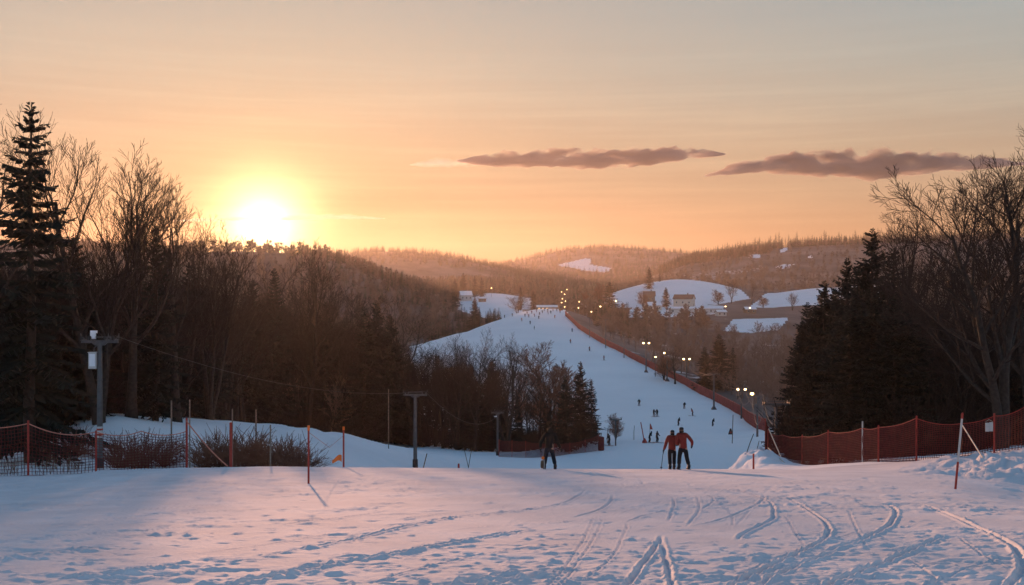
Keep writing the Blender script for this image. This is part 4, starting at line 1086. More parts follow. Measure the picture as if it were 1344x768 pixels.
# orange flag: a folded cloth with thickness
m = MB(); fb = b4 + Vector((-.08, -.03, .28)); W_ = []
for j in range(4):
    for i in range(6):
        u = i / 5; v = j / 3 - .5
        W_.append(fb + Vector((-.42 * u, .06 * math.sin(u * 6), .10 + .30 * v * (1 - .55 * u) - .10 * u * u + .05 * math.sin(u * 5))))
nW = len(W_); W_ += [w + Vector((0, .012, 0)) for w in W_]
fs = []
for j in range(3):
    for i in range(5):
        a = j * 6 + i; fs.append((a, a + 1, a + 7, a + 6)); fs.append((nW + a, nW + a + 6, nW + a + 7, nW + a + 1))
m.add(W_, fs); tag(m.obj('orange_flag', M['orange'], smooth=True), 'bright orange flag hanging low on an orange-tipped pole', 'flag')
for px, Y, top, lb in [(249, 52, 525, 'grey wooden pole rising right behind the first rope post'), (225, 62, 526, 'thin grey pole left of the first rope post'), (305, 54, 537, 'thin grey pole rising behind the thick red post'),
                       (336, 64, 538, 'thin grey pole between the thick red post and the pale stake'), (355, 49, 558, 'pale thin stake in front of the last reddish shrubs'), (510, 104, 511, 'tall thin grey pole standing alone before the dark wood')]:
    lone_post(px, Y, top, lb, 'greypost', .035 if Y < 60 else .05, name='thin_pole', grp='thin grey poles left of the piste')
for px, Y, top, ln_, lb in [(552, 60, 596, (.35, .1), 'leaning dark stick right of the second lift mast'), (612, 96, 588, (.5, 0), 'stick leaning to the right on the low snow bank'), (619, 97, 588, (-.7, 0), 'stick leaning to the left across its neighbour on the low snow bank')]:
    lone_post(px, Y, top, lb, 'wood', .03, name='leaning_stick', cat='stick', lean=ln_)
lone_post(602, 50, 609, 'short red stub poking out of the crest left of the dark-clad person', 'redpost', .05, name='red_stub', cat='stub')
lone_post(989, 47, 596, 'short red stub poking out of the crest right of the couple', 'redpost', .045, name='red_stub', cat='stub')
# leaning two-coloured pole, its guy rope, the plate on the net
b = gpt(1254, 30.4); o = empty('slalom_pole', b); tag(o, 'leaning slalom pole, white above and red below, in front of the right net', 'pole')
t = Vector((.20, 0, 2.15)); m = MB(); m.tube([-t * .08, t * .36], [.034, .034], 8); m.obj('red_section', M['redpost'], o); m = MB(); m.tube([t * .36, t * .93], [.034, .03], 8); m.obj('white_section', M['white'], o)
m = MB(); m.tube([t * .93, t, t * 1.01], [.034, .034, .015], 8); m.obj('tip', M['redpost'], o)
b = gpt(1290, 44.5); m = MB(); a = gpt(1263, 49.2); a.z += hgt(1263, 558, a); m.tube([a, b + Vector((0, 0, .1))], .026, 6)
tag(m.obj('rope', M['rope_pale']), 'pale rope slanting down the right net behind the leaning pole', 'rope')
b = gpt(1297, 48.8); o = empty('notice_plate', b + Vector((0, -.1, hgt(1297, 561, b)))); tag(o, 'small white notice plate hung on the right net', 'sign')
m = MB(); m.box((-.09, 0, .02), (.17, .015, .40)); m.box((.09, 0, .04), (.17, .015, .42)); m.obj('plate', M['white'], o)
m = MB(); m.tube([(-.16, .0, .28), (0, .02, .36), (.16, 0, .28)], .008, 5); m.obj('tie', M['rope_pale'], o)
for (pa, ya, ta), (pb, yb), lb in [((1009, 71.5, 563), (1028, 66), 'upper pale guy rope at the corner of the right net'), ((1008, 71, 588), (1030, 64), 'lower pale guy rope at the corner of the right net')]:
    a = gpt(pa, ya); a.z += hgt(pa, ta, a); b = gpt(pb, yb, .05); m = MB(); m.tube([a, b], .032, 6); tag(m.obj('guy_rope', M['rope_pale']), lb, 'rope')
# gate poles and signs out on the lower piste
for px, Y, top, ln_, lb in [(961, 120, 545, (.10, 0), 'dark slalom pole standing left of the snow heap'), (979, 110, 560, (.8, 0), 'thin slalom pole leaning right on the snow heap'), (991, 130, 566, (.5, 0), 'second thin slalom pole leaning right behind the snow heap')]:
    b = gpt(px, Y); h = 2.0 if px > 970 else 3.0; o = empty('slalom_pole', Vector((b.x, b.y, b.y * (HZ - (top + 30)) / F - .4))); tag(o, lb, 'pole'); post(o, Vector((0, 0, 0)), h, .045, 'wood', None, 'shaft', ln_)
b = hit(846, 581, 140); o = empty('gate_pole', b); tag(o, 'red gate pole with a red foot leaning left on the lower piste', 'pole'); post(o, Vector((0, 0, 0)), 3.2, .08, 'redpost', None, 'shaft', (-.6, 0))
m = MB(); m.tube([(0, 0, -.05), (0, 0, .2), (0, 0, .7)], [.42, .36, .08], 10); m.obj('foot', M['redpost'], o)
b = hit(853, 574, 140); o = empty('gate_flag', b); tag(o, 'small red pennant on a stick above the skier on the lower piste', 'flag'); post(o, Vector((0, 0, 0)), 2.6, .04, 'wood', None, 'stick')
m = MB(); m.add([(-.05, -.03, 1.5), (.55, -.03, 1.5), (.1, -.03, 2.7), (-.05, .03, 1.5), (.55, .03, 1.5), (.1, .03, 2.7)], [(0, 1, 2), (3, 5, 4), (0, 3, 4, 1), (1, 4, 5, 2), (2, 5, 3, 0)]); m.obj('pennant', M['redpost'], o)
b = hit(959, 571, 140); o = empty('warning_board', b); tag(o, 'dark triangular board standing on the lower piste left of the lift masts', 'sign')
m = MB(); m.add([(-.45, -.03, .1), (.45, -.03, .1), (.12, -.03, 1.25), (-.12, -.03, 1.25), (-.45, .25, .1), (.45, .25, .1), (.12, .05, 1.25), (-.12, .05, 1.25)], [(0, 1, 2, 3), (4, 7, 6, 5), (0, 4, 5, 1), (1, 5, 6, 2), (2, 6, 7, 3), (3, 7, 4, 0)]); m.obj('board', M['rubber'], o)
m = MB(); m.box((0, -.045, .5), (.42, .02, .2)); m.obj('stripe', M['redpost'], o)


# ------------------------------------------------------------------ houses, lamps at the top of the slope
def house(px, Y, w, d, h, rz, label, roof='roof_brown', wall='wall', rh=.5, win=3, lit=0, snow=True, chim=True, grp=None, flat=False):
    b = gpt(px, Y); o = empty('house', b, rz); tag(o, label, 'house', grp)
    m = MB(); x, y = w / 2, d / 2; r = h + d * rh * .5
    m.add([(-x, -y, -1.5), (x, -y, -1.5), (x, y, -1.5), (-x, y, -1.5), (-x, -y, h), (x, -y, h), (x, y, h), (-x, y, h), (-x, 0, r), (x, 0, r)],
          [(0, 1, 5, 4), (1, 2, 6, 9, 5), (2, 3, 7, 6), (3, 0, 4, 8, 7)]); m.obj('wall', M[wall], o)
    m = MB(); ov = .6; t = .22; sl_ = (r - h) / y
    for s in (-1, 1):
        e = (y + ov); ze = h - ov * sl_
        P = [(-x - ov, s * e, ze), (x + ov, s * e, ze), (x + ov, 0, r), (-x - ov, 0, r)]
        P2 = [(p[0], p[1], p[2] + t) for p in P]; m.add(P + P2, [(0, 1, 2, 3), (4, 7, 6, 5), (0, 4, 5, 1), (1, 5, 6, 2), (2, 6, 7, 3), (3, 7, 4, 0)])
    rf = m.obj('roof', M[roof], o)
    if snow:
        m = MB(); ov = .5
        for s in (-1, 1):
            e = y + ov; ze = h - ov * sl_ + t + .02
            P = [(-x - ov, s * e, ze), (x + ov, s * e, ze), (x + ov, s * .02, r + t + .02), (-x - ov, s * .02, r + t + .02)]
            P2 = [(p[0] * .985, p[1], p[2] + .28) for p in P]; m.add(P + P2, [(0, 1, 2, 3), (4, 7, 6, 5), (0, 4, 5, 1), (1, 5, 6, 2), (2, 6, 7, 3), (3, 7, 4, 0)])
        m.obj('roof_snow', M['roofsnow'], rf)
    if chim:
        m = MB(); m.box((w * .18, d * .08, r + .5), (.8, .8, 1.8)); m.obj('chimney', M['wall_wood'], rf)
    for k in range(win):
        cx = -x + w * (k + .5) / win
        m = MB(); m.box((cx, -y - .03, h * .52), (1.25, .1, 1.55)); f = m.obj('window_frame', M['white'], o)
        m = MB(); m.box((cx, -y - .09, h * .52), (1.0, .04, 1.3)); m.obj('pane', M['litwin' if k < lit else 'glass'], f)
    m = MB(); m.box((x + .04, y * .1, 1.05), (.1, 1.1, 2.1)); m.obj('door', M['wood'], o)
    return o


house(611, 880, 9.5, 8, 4.2, .25, 'white house under trees at the top of the left snowfield', wall='white', rh=.8)
house(633, 870, 6, 4, 2.4, .1, 'low shed right of the white house on the left snowfield', wall='wall_wood', win=1, chim=False)
house(898, 850, 15, 12, 6, -.35, 'large farmhouse with a bare brown roof below the snowy dome', rh=.55, snow=False, lit=0, wall='wall')
house(912, 800, 40, 7, 3.2, .03, 'long low white farm building with a snow roof and dark openings', wall='white', rh=.35, win=7, chim=False)
house(858, 830, 10, 8, 3.6, .2, 'house with a snow-covered roof left of the plump spruce', rh=.6)
house(852, 880, 9, 9, 5.5, -.2, 'brown-walled house behind the snow-roofed house by the plump spruce', wall='wall_wood', rh=.8, snow=False)
house(757, 760, 11, 9, 3.6, .3, 'house with a rounded snowy roof right above the far piste', wall='wall_wood', rh=.6, win=2)
house(695, 735, 9, 7, 3.2, -.1, 'pale house behind the dark rounded spruce at the piste top', rh=.7, win=2)
house(946, 780, 7, 5, 2.6, .2, 'small pale shed at the right end of the farm', wall='white', win=2, chim=False)
house(984, 800, 8, 6, 2.8, .1, 'small shed by the right-hand snowfield', wall='wall_wood', win=2, chim=False)
o = house(718, 645, 12, 4, 2.2, 0, 'low lift hut with dimly lit windows at the very top of the far piste', wall='wall_wood', win=5, lit=3, rh=.4, chim=False)
b = gpt(736, 596); o = empty('ticket_booth', b); tag(o, 'small dark booth at the upper end of the far net', 'booth')
m = MB(); m.box((0, 0, 1.2), (2.2, 2.0, 2.8)); m.obj('cabin', M['wood'], o); m = MB(); m.box((0, 0, 2.75), (2.8, 2.6, .3), 0, None, .8); m.obj('roof', M['dark_steel'], o); m = MB(); m.box((0, -1.02, 1.7), (1.2, .06, .8)); m.obj('window', M['glass'], o)


def street_lamp(px, py, Y, label, h=None, r=.55, grp='lit street lamps'):
    b = gpt(px, Y); hh = max(3.0, hgt(px, py, b)) if h is None else h
    o = empty('street_lamp', b); tag(o, label, 'street lamp', grp)
    m = MB(); m.tube([(0, 0, -.5), (0, 0, hh * .6), (0, 0, hh)], [.12, .09, .06], 8); m.tube([(0, 0, hh), (0, -.4, hh + .12), (0, -.8, hh + .1)], .05, 6); m.obj('pole', M['dark_steel'], o)
    m = MB(); m.box((0, -.9, hh + .12), (.5, .7, .14), 0, None, .7); hd = m.obj('lamp_head', M['dark_steel'], o)
    m = MB(); m.sphere((0, -.95, hh - .1), (r, r * .7, r * .75), 0, 10, 7); m.obj('lit_globe', M['lamp'], hd)


for px, py, Y, lb in [(920, 411, 770, 'lit street lamp before the long farm building'), (984, 404, 790, 'brightest lit street lamp right of the farm'), (808, 395, 700, 'lit street lamp among the dark trees right of the piste top'),
                      (776, 409, 560, 'lit street lamp by the upper far net'), (788, 402, 610, 'lit street lamp in the trees above the upper far net'), (645, 378, 900, 'lit street lamp beside the white house'),
                      (952, 402, 800, 'faint lit street lamp at the right end of the long farm building'), (860, 468, 350, 'lit street lamp under the smaller round bare tree')]:
    street_lamp(px, py, Y, lb, r=.48 if Y > 600 else .3)
for i, (px, py, Y) in enumerate([(737, 383, 735), (741, 386, 700), (738, 392, 690), (742, 395, 670), (737, 397, 660), (741, 403, 650), (744, 380, 760), (749, 388, 720), (759, 404, 600), (760, 396, 650)]):
    street_lamp(px, py, Y, 'tiny lit lamp in the cluster along the lane above the far piste', r=.3, grp='cluster of lamps above the far piste')
# ------------------------------------------------------------------ people
def skin_mesh(nodes, edges, root=0, levels=2):
    """one continuous surface over a skeleton: nodes = [(co, radius or (rx, ry))]"""
    me = bpy.data.meshes.new('sk'); me.from_pydata([tuple(n[0]) for n in nodes], edges, [])
    ob = bpy.data.objects.new('sk', me); COL.objects.link(ob)
    ob.modifiers.new('skin', 'SKIN'); sv = me.skin_vertices[0].data
    for i, n in enumerate(nodes):
        r = n[1]; sv[i].radius = (r, r) if not hasattr(r, '__len__') else r
        sv[i].use_root = (i == root)
    sb = ob.modifiers.new('sub', 'SUBSURF'); sb.levels = levels; sb.render_levels = levels
    dg = bpy.context.evaluated_depsgraph_get(); m2 = bpy.data.meshes.new_from_object(ob.evaluated_get(dg))
    bpy.data.objects.remove(ob); bpy.data.meshes.remove(me)
    for p in m2.polygons: p.use_smooth = True
    return m2


def chain(pts): return pts, [(i, i + 1) for i in range(len(pts) - 1)]


def bend(a, b, out, k=.5):
    """elbow / knee between two ends, pushed sideways"""
    a, b = Vector(a), Vector(b); return a.lerp(b, k) + Vector(out)


def person(loc, rz, label, P, mats, hat='beanie', h=1.76, grp=None):
    """P: pose - hands, feet, hips, lean (x = right of the figure seen from behind, y = forward)"""
    o = empty('person', loc, rz, h / 1.76) if False else None
    V = Vector
    hip = V((P.get('hx', 0), 0, .92)); chest = V((P.get('cx', 0), .03, 1.30)); neck = V((P.get('cx', 0) * 1.15, .04, 1.48)); head = neck + V(P.get('head', (0, .03, .15)))
    fL, fR = V(P['footL']), V(P['footR']); hL, hR = V(P['handL']), V(P['handR'])
    sL, sR = chest + V((-.19, 0, .12)), chest + V((.19, 0, .12))
    eL = V(P['elbL']) if 'elbL' in P else bend(sL, hL, (-.06, -.05, 0)); eR = V(P['elbR']) if 'elbR' in P else bend(sR, hR, (.06, -.05, 0))
    pL, pR = hip + V((-.10, 0, -.06)), hip + V((.10, 0, -.06))
    kL, kR = bend(pL, fL + V((0, 0, .09)), (0, .07, 0)), bend(pR, fR + V((0, 0, .09)), (0, .07, 0))
    # the body itself, one surface from head to feet
    nd = [(hip, (.135, .105)), (hip.lerp(chest, .5), (.125, .095)), (chest, (.155, .11)), (neck - V((0, 0, .05)), (.075, .07)), (neck, .055), (head - V((0, 0, .05)), (.072, .082)), (head + V((0, 0, .03)), (.080, .095)), (head + V((0, 0, .105)), (.055, .065)),
          (sL, .062), (eL, .045), (hL.lerp(eL, .12), .030), (sR, .062), (eR, .045), (hR.lerp(eR, .12), .030),
          (pL, .092), (kL, .062), (fL + V((0, -.01, .10)), .042), (fL + V((0, .13, .045)), .036), (pR, .092), (kR, .062), (fR + V((0, -.01, .10)), .042), (fR + V((0, .13, .045)), .036)]
    ed = [(0, 1), (1, 2), (2, 3), (3, 4), (4, 5), (5, 6), (6, 7), (2, 8), (8, 9), (9, 10), (2, 11), (11, 12), (12, 13), (0, 14), (14, 15), (15, 16), (16, 17), (0, 18), (18, 19), (19, 20), (20, 21)]
    body = skin_mesh(nd, ed, 0, 2); body.materials.append(M['skin'])
    # face: nose, eyes, mouth, ears joined to the head
    bm = bmesh.new(); bm.from_mesh(body)
    f = MB(); hc = head
    f.add([hc + V((-.014, .088, -.025)), hc + V((.014, .088, -.025)), hc + V((0, .122, -.03)), hc + V((0, .09, .03))], [(0, 2, 1), (0, 3, 2), (1, 2, 3), (0, 1, 3)])
    for s in (-1, 1):
        f.sphere(hc + V((s * .030, .086, .022)), .011, 0, 8, 5); f.sphere(hc + V((s * .084, .0, -.005)), (.012, .025, .034), 0, 8, 6)
    f.sphere(hc + V((0, .080, -.062)), (.024, .012, .008), 0, 8, 5)
    fm = f.mesh('f', []); bm.from_mesh(fm); bm.to_mesh(body); bm.free(); bpy.data.meshes.remove(fm)
    for p_ in body.polygons: p_.use_smooth = True
    o = link('person', body, None, loc, rz); s = h / 1.76; o.scale = (s, s, s); tag(o, label, 'person', grp)
    # jacket: torso, hood collar and sleeves
    nd = [(hip + V((0, 0, -.10)), (.185, .150)), (hip + V((0, 0, .05)), (.178, .145)), (hip.lerp(chest, .5), (.172, .140)), (chest, (.205, .150)), (chest + V((0, 0, .13)), (.15, .115)), (neck, .083),
          (sL, .088), (eL, .072), (hL.lerp(eL, .16), .055), (sR, .088), (eR, .072), (hR.lerp(eR, .16), .055)]
    ed = [(0, 1), (1, 2), (2, 3), (3, 4), (4, 5), (3, 6), (6, 7), (7, 8), (3, 9), (9, 10), (10, 11)]
    j = skin_mesh(nd, ed, 0, 2); j.materials.append(M[mats[0]]); jk = link('jacket', j, o)
    # trousers
    nd = [(hip + V((0, 0, .04)), (.150, .125)), (hip + V((0, 0, -.06)), (.155, .128)), (pL + V((-.01, 0, -.05)), .108), (kL, .090), (fL + V((0, 0, .17)), .088), (pR + V((.01, 0, -.05)), .108), (kR, .090), (fR + V((0, 0, .17)), .088)]
    t = skin_mesh(nd, [(0, 1), (1, 2), (2, 3), (3, 4), (1, 5), (5, 6), (6, 7)], 0, 2); t.materials.append(M[mats[1]]); link('trousers', t, o)
    for fp in (fL, fR):
        b = skin_mesh([(fp + V((0, -.02, .24)), .080), (fp + V((0, -.02, .09)), (.078, .085)), (fp + V((0, .09, .055)), (.060, .062)), (fp + V((0, .20, .045)), (.05, .045))], [(0, 1), (1, 2), (2, 3)], 0, 2)
        b.materials.append(M['boot']); bo = link('boot', b, o)
        q = MB(); q.box(fp + V((0, .07, .012)), (.12, .34, .024)); q.obj('sole', M['rubber'], bo)
    # gloves: palm, four fingers, thumb, curled
    for hp, el, sd in ((hL, eL, -1), (hR, eR, 1)):
        d = (hp - el).normalized(); sx = V((sd, 0, 0)); up = d.cross(sx).normalized()
        g = skin_mesh([(hp - d * .05, .040), (hp, (.046, .034)), (hp + d * .055, (.046, .030))], [(0, 1), (1, 2)], 0, 1)
        bm = bmesh.new(); bm.from_mesh(g)
        fw = V((0, 1, 0)) - d * d.y; fw.normalize(); inn = -sx
        for k, (off, ln) in enumerate(((-.034, .070), (-.011, .080), (.012, .076), (.033, .060))):
            a = hp + d * .05 + fw * off
            fm = skin_mesh([(a, .013), (a + d * ln * .45 + inn * .004, .0125), (a + d * ln * .78 + inn * .024, .0115), (a + d * ln * .85 + inn * .050, .010)], [(0, 1), (1, 2), (2, 3)], 0, 1); bm.from_mesh(fm); bpy.data.meshes.remove(fm)
        a = hp + fw * .036; fm = skin_mesh([(a, .015), (a + fw * .03 + d * .03 + inn * .012, .0135), (a + fw * .026 + d * .062 + inn * .03, .011)], [(0, 1), (1, 2)], 0, 1); bm.from_mesh(fm); bpy.data.meshes.remove(fm)
        bm.to_mesh(g); bm.free()
        for p_ in g.polygons: p_.use_smooth = True
        g.materials.append(M['glove']); link('glove', g, o)
    if hat == 'hair':
        hm_ = skin_mesh([(head + V((0, -.02, .10)), (.080, .085)), (head + V((0, -.045, .03)), (.104, .085)), (head + V((0, -.06, -.07)), (.108, .06)), (head + V((0, -.065, -.17)), (.095, .045))], [(0, 1), (1, 2), (2, 3)], 0, 2)
        hm_.materials.append(M['hair']); link('hair', hm_, o)
    else:
        hm_ = skin_mesh([(head + V((0, -.012, .12)), (.07, .078)), (head + V((0, -.012, .055)), (.106, .115)), (head + V((0, -.035, -.02)), (.098, .085))], [(0, 1), (1, 2)], 0, 2); hm_.materials.append(M['glove' if hat == 'beanie' else 'boot']); ho = link('helmet' if hat == 'helmet' else 'beanie', hm_, o)
        hr = skin_mesh([(head + V((0, -.03, .02)), (.125, .105)), (head + V((0, -.03, -.15)), (.115, .10))], [(0, 1)], 0, 1); hr.materials.append(M['hair']); link('hair', hr, o)
    return o


bD = gpt(721, 44.6)
person(bD, 0, 'person in a dark jacket and blue trousers seen from behind on the crest, legs apart', dict(footL=(-.20, 0, 0), footR=(.24, .02, 0), handL=(-.36, .06, .80), handR=(.48, .10, .80), elbL=(-.36, -.05, 1.08), elbR=(.34, -.05, 1.10), cx=.02, head=(.0, .05, .13)), ('jacket_dark', 'trouser_blue'), 'hair', 1.80)
bA = gpt(882, 44.8)
person(bA, -.05, 'shorter person in a red jacket holding a ski pole, left one of the couple', dict(footL=(-.08, 0, 0), footR=(.10, .06, 0), handL=(-.36, .10, .80), handR=(.26, .14, 1.06), elbL=(-.29, -.04, 1.06), elbR=(.27, -.07, 1.12), cx=.01, hx=.0, head=(.01, .03, .13)), ('jacket_red', 'trouser'), 'beanie', 1.68)
bB = gpt(896.5, 44.5)
person(bB, .08, 'taller person in a red jacket with one arm held out, right one of the couple', dict(footL=(-.16, .04, 0), footR=(.24, .0, 0), handL=(-.28, .14, 1.02), handR=(.40, .12, .94), elbL=(-.28, -.05, 1.10), elbR=(.36, -.07, 1.14), cx=-.03, head=(-.02, .03, .13)), ('jacket_red', 'trouser'), 'beanie', 1.80)
# the pole in her hand: grip at the glove, tip planted out to the left
m = MB(); gr = bA + Vector((-.345, .11, .775)); ti = gpt(867.5, 44.6)
m.tube([ti - Vector((0, 0, .05)), gr + (gr - ti) * .06], .014, 8); sp = m.obj('ski_pole', M['dark_steel']); tag(sp, 'dark ski pole slanting from the hand of the shorter person down to the snow', 'ski pole')
m = MB(); d = (gr - ti).normalized(); m.tube([gr - d * .06, gr + d * .02, gr + d * .09], [.019, .022, .02], 8); m.obj('grip', M['rubber'], sp)
m = MB(); c = ti + d * .09; m.tube([c - d * .008, c + d * .008], [.055, .05], 12); m.obj('basket', M['rubber'], sp)
# orange-topped bag by the dark figure
bG = bD + Vector((-.29, -.12, 0)); o = empty('ski_bag', bG, .2); tag(o, 'small brown bag with an orange top standing by the leg of the dark-clad person', 'bag')
b = skin_mesh([(Vector((0, 0, .05)), (.085, .07)), (Vector((0, 0, .22)), (.095, .075)), (Vector((.01, 0, .40)), (.085, .065))], [(0, 1), (1, 2)], 0, 2); b.materials.append(M['wood']); link('bag_body', b, o)
b = skin_mesh([(Vector((.01, 0, .41)), (.09, .07)), (Vector((.015, 0, .50)), (.095, .075)), (Vector((.05, 0, .56)), (.05, .045))], [(0, 1), (1, 2)], 0, 2); b.materials.append(M['orange']); link('bag_top', b, o)
m = MB(); m.tube([(.05, -.085, .03), (.055, -.1, .25), (.05, -.08, .44)], .014, 6); m.obj('strap', M['white'], o)


# small skiers on the far piste: continuous figures, a few poses, shared by copies
def far_skier_mesh(pose, jm, tm):
    V = Vector; lean, arms, st = pose
    hip = V((0, 0, .90)); chest = V((0, lean, 1.30)); head = V((0, lean * 1.35, 1.62))
    nd = [(hip, (.17, .13)), (chest, (.22, .16)), (head - V((0, 0, .14)), .08), (head, (.12, .13)), (head + V((0, 0, .10)), .09),
          (chest + V((-.22, 0, .10)), .09), (V((-arms, .18, 1.0)), .075), (V((-arms * .95, .34, .94)), .05), (chest + V((.22, 0, .10)), .09), (V((arms, .18, 1.0)), .075), (V((arms * .95, .34, .94)), .05),
          (V((-st * .6, .02, .82)), .12), (V((-st, .14, .48)), .10), (V((-st, 0, .10)), .08), (V((-st, .16, .05)), .06), (V((st * .6, .02, .82)), .12), (V((st, .14, .48)), .10), (V((st, 0, .10)), .08), (V((st, .16, .05)), .06)]
    ed = [(0, 1), (1, 2), (2, 3), (3, 4), (1, 5), (5, 6), (6, 7), (1, 8), (8, 9), (9, 10), (0, 11), (11, 12), (12, 13), (13, 14), (0, 15), (15, 16), (16, 17), (17, 18)]
    me = skin_mesh(nd, ed, 0, 1); me.materials.append(M[tm]); me.materials.append(M[jm]); me.materials.append(M['hair'])
    for p in me.polygons:
        z = p.center.z; p.material_index = 2 if z > 1.5 else (1 if z > .86 else 0)
    return me


sm = MB()
sm.box((0, .12, .02), (.10, 1.65, .03)); sm.add([(-.05, .94, .005), (.05, .94, .005), (.04, 1.08, .10), (-.04, 1.08, .10), (-.05, .94, .035), (.05, .94, .035), (.04, 1.07, .12), (-.04, 1.07, .12)], [(0, 3, 2, 1), (4, 5, 6, 7), (0, 1, 5, 4), (1, 2, 6, 5), (2, 3, 7, 6), (3, 0, 4, 7)])
SKI = sm.mesh('ski', M['ski'])
FS = {}
for nm, (jm, tm) in dict(dark=('jacket_dark', 'trouser'), red=('jacket_red', 'trouser')).items():
    FS[nm] = [far_skier_mesh(p, jm, tm) for p in ((.16, .34, .16), (.06, .42, .22), (.28, .30, .14))]


def skier(px, py, kind, label, grp='skiers on the far piste', y0=150, rz=None, skis=True, h=1.9):
    b = hit(px, py, y0); o = link('person', random.choice(FS[kind]), None, b, random.uniform(0, 6.28) if rz is None else rz); o.scale = (h / 1.76,) * 3
    tag(o, label, 'person', grp)
    if skis:
        for s in (-1, 1): link('ski', SKI, o, (s * .18, 0, .0))
    return o


for px, py, k, lb in [(852, 581, 'dark', 'dark skier standing under the small red pennant on the lower piste'), (862, 581, 'dark', 'dark skier right of the red pennant on the lower piste'), (800, 585, 'dark', 'stooping dark skier beside the lone round tree'),
                      (839, 533, 'dark', 'lone dark skier left of the pair on the lower far piste'), (858, 547, 'dark', 'darker skier of the close pair on the lower far piste'), (862.5, 547, 'dark', 'thin skier right beside the darker skier of the pair'),
                      (898, 537, 'dark', 'dark skier with spread legs right of the pair'), (909.5, 546, 'red', 'skier in red in the middle of the lower far piste'), (890, 559, 'dark', 'dark skier right above the heads of the couple'), (935, 560, 'dark', 'dark skier on the right near the lower net'),
                      (793, 473, 'red', 'dark red skier right of the middle of the upper piste'), (774, 461, 'red', 'red skier beside the upper net masts')]:
    skier(px, py, k, lb)
for px, py, k, lb in [(749, 451, 'red', 'skier in red below the upper end of the far net'), (750.7, 436, 'dark', 'dark skier close to the upper end of the far net'), (701.5, 433, 'dark', 'dark skier alone in the middle of the upper piste'), (685, 422, 'red', 'small red skier at the upper left of the piste'), (662, 417.5, 'dark', 'tiny dark figure at the left rim of the piste'), (672.6, 415.5, 'dark', 'tall dark figure at the left rim of the piste')]:
    skier(px, py, k, lb, skis=False)
rg = random.Random(3)
for i, (px, py) in enumerate([(689, 416), (694, 417), (701.7, 416), (708, 414), (712, 411.5), (719.6, 413), (719, 409.5), (698, 412), (704, 410), (726, 409), (731, 409), (714, 408.5), (692, 413), (723, 412), (735, 411), (707, 419), (696, 426), (728, 418)]):
    skier(px, py, rg.choice(['dark', 'dark', 'red']), 'tiny skier in the crowd at the top of the far piste', 'crowd of tiny skiers at the piste top', y0=300, skis=False)


# ------------------------------------------------------------------ clouds: thin lens-shaped bodies of vapour, beyond the haze
def cloud_mat(name, dens, col):
    m = bpy.data.materials.new(name); m.use_nodes = True; n = m.node_tree.nodes; n.remove(n['Principled BSDF'])
    v = n.new('ShaderNodeVolumePrincipled'); v.inputs['Color'].default_value = (*col, 1); v.inputs['Density'].default_value = dens; v.inputs['Anisotropy'].default_value = .25
    l = m.node_tree.links; tc = n.new('ShaderNodeTexCoord'); mp = n.new('ShaderNodeMapping'); mp.inputs['Scale'].default_value = (.0085, .006, .022)
    nz = n.new('ShaderNodeTexNoise'); nz.inputs['Scale'].default_value = 1.0; nz.inputs['Detail'].default_value = 5; nz.inputs['Roughness'].default_value = .6
    mr = n.new('ShaderNodeMapRange'); mr.inputs['From Min'].default_value = .41; mr.inputs['From Max'].default_value = .60; mr.inputs['To Min'].default_value = 0.0; mr.inputs['To Max'].default_value = dens * 1.9
    l.new(tc.outputs['Object'], mp.inputs[0]); l.new(mp.outputs[0], nz.inputs['Vector']); l.new(nz.outputs['Fac'], mr.inputs['Value']); l.new(mr.outputs['Result'], v.inputs['Density'])
    l.new(v.outputs[0], n['Material Output'].inputs['Volume']); return m


def cloud(outline, Y, depth, label, dens, col, seed):
    """outline: (bearing, top row, bottom row)"""
    a = np.array(outline, float); nx, ny = 120, 26
    pxs = np.linspace(a[0, 0], a[-1, 0], nx); tp = np.interp(pxs, a[:, 0], a[:, 1]); bt = np.interp(pxs, a[:, 0], a[:, 2])
    tt = np.linspace(0, 1, nx); taper = np.clip(np.minimum(tt, 1 - tt) * 9, 0, 1) ** .6
    V = []; mid = (tp + bt) / 2
    for sgn in (1, -1):
        for j in range(ny):
            v = -1 + 2 * j / (ny - 1)
            for i in range(nx):
                y = Y + v * depth * (.35 + .65 * taper[i]) + 60 * math.sin(tt[i] * 9 + seed); x = y * (pxs[i] - 672) / F
                zt = y * (HZ - (tp[i] if sgn > 0 else bt[i])) / F; zm = y * (HZ - mid[i]) / F
                k = max(0.0, 1 - v * v) ** .5
                n = 1 + (1.5 if sgn > 0 else .5) * float(fbm(np.array([x * .016]), np.array([y * .016 + seed * 9 + (0 if sgn > 0 else 31)]), 4, seed)[0]) * 2
                V.append((x, y, zm + (zt - zm) * .80 * k * max(.15, n) + sgn * .02))
    idx = lambda s, j, i: s * nx * ny + j * nx + i
    Q = []
    for j in range(ny - 1):
        for i in range(nx - 1):
            Q.append((idx(0, j, i), idx(0, j, i + 1), idx(0, j + 1, i + 1), idx(0, j + 1, i))); Q.append((idx(1, j, i), idx(1, j + 1, i), idx(1, j + 1, i + 1), idx(1, j, i + 1)))
    for i in range(nx - 1):
        Q.append((idx(0, 0, i), idx(1, 0, i), idx(1, 0, i + 1), idx(0, 0, i + 1))); Q.append((idx(0, ny - 1, i), idx(0, ny - 1, i + 1), idx(1, ny - 1, i + 1), idx(1, ny - 1, i)))
    for j in range(ny - 1):
        Q.append((idx(0, j, 0), idx(0, j + 1, 0), idx(1, j + 1, 0), idx(1, j, 0))); Q.append((idx(0, j, nx - 1), idx(1, j, nx - 1), idx(1, j + 1, nx - 1), idx(0, j + 1, nx - 1)))
    tag(link('cloud', np_mesh('cloud', np.array(V), np.array(Q), cloud_mat('cloud_vapour', dens, col), True)), label, 'cloud', kind='thing')


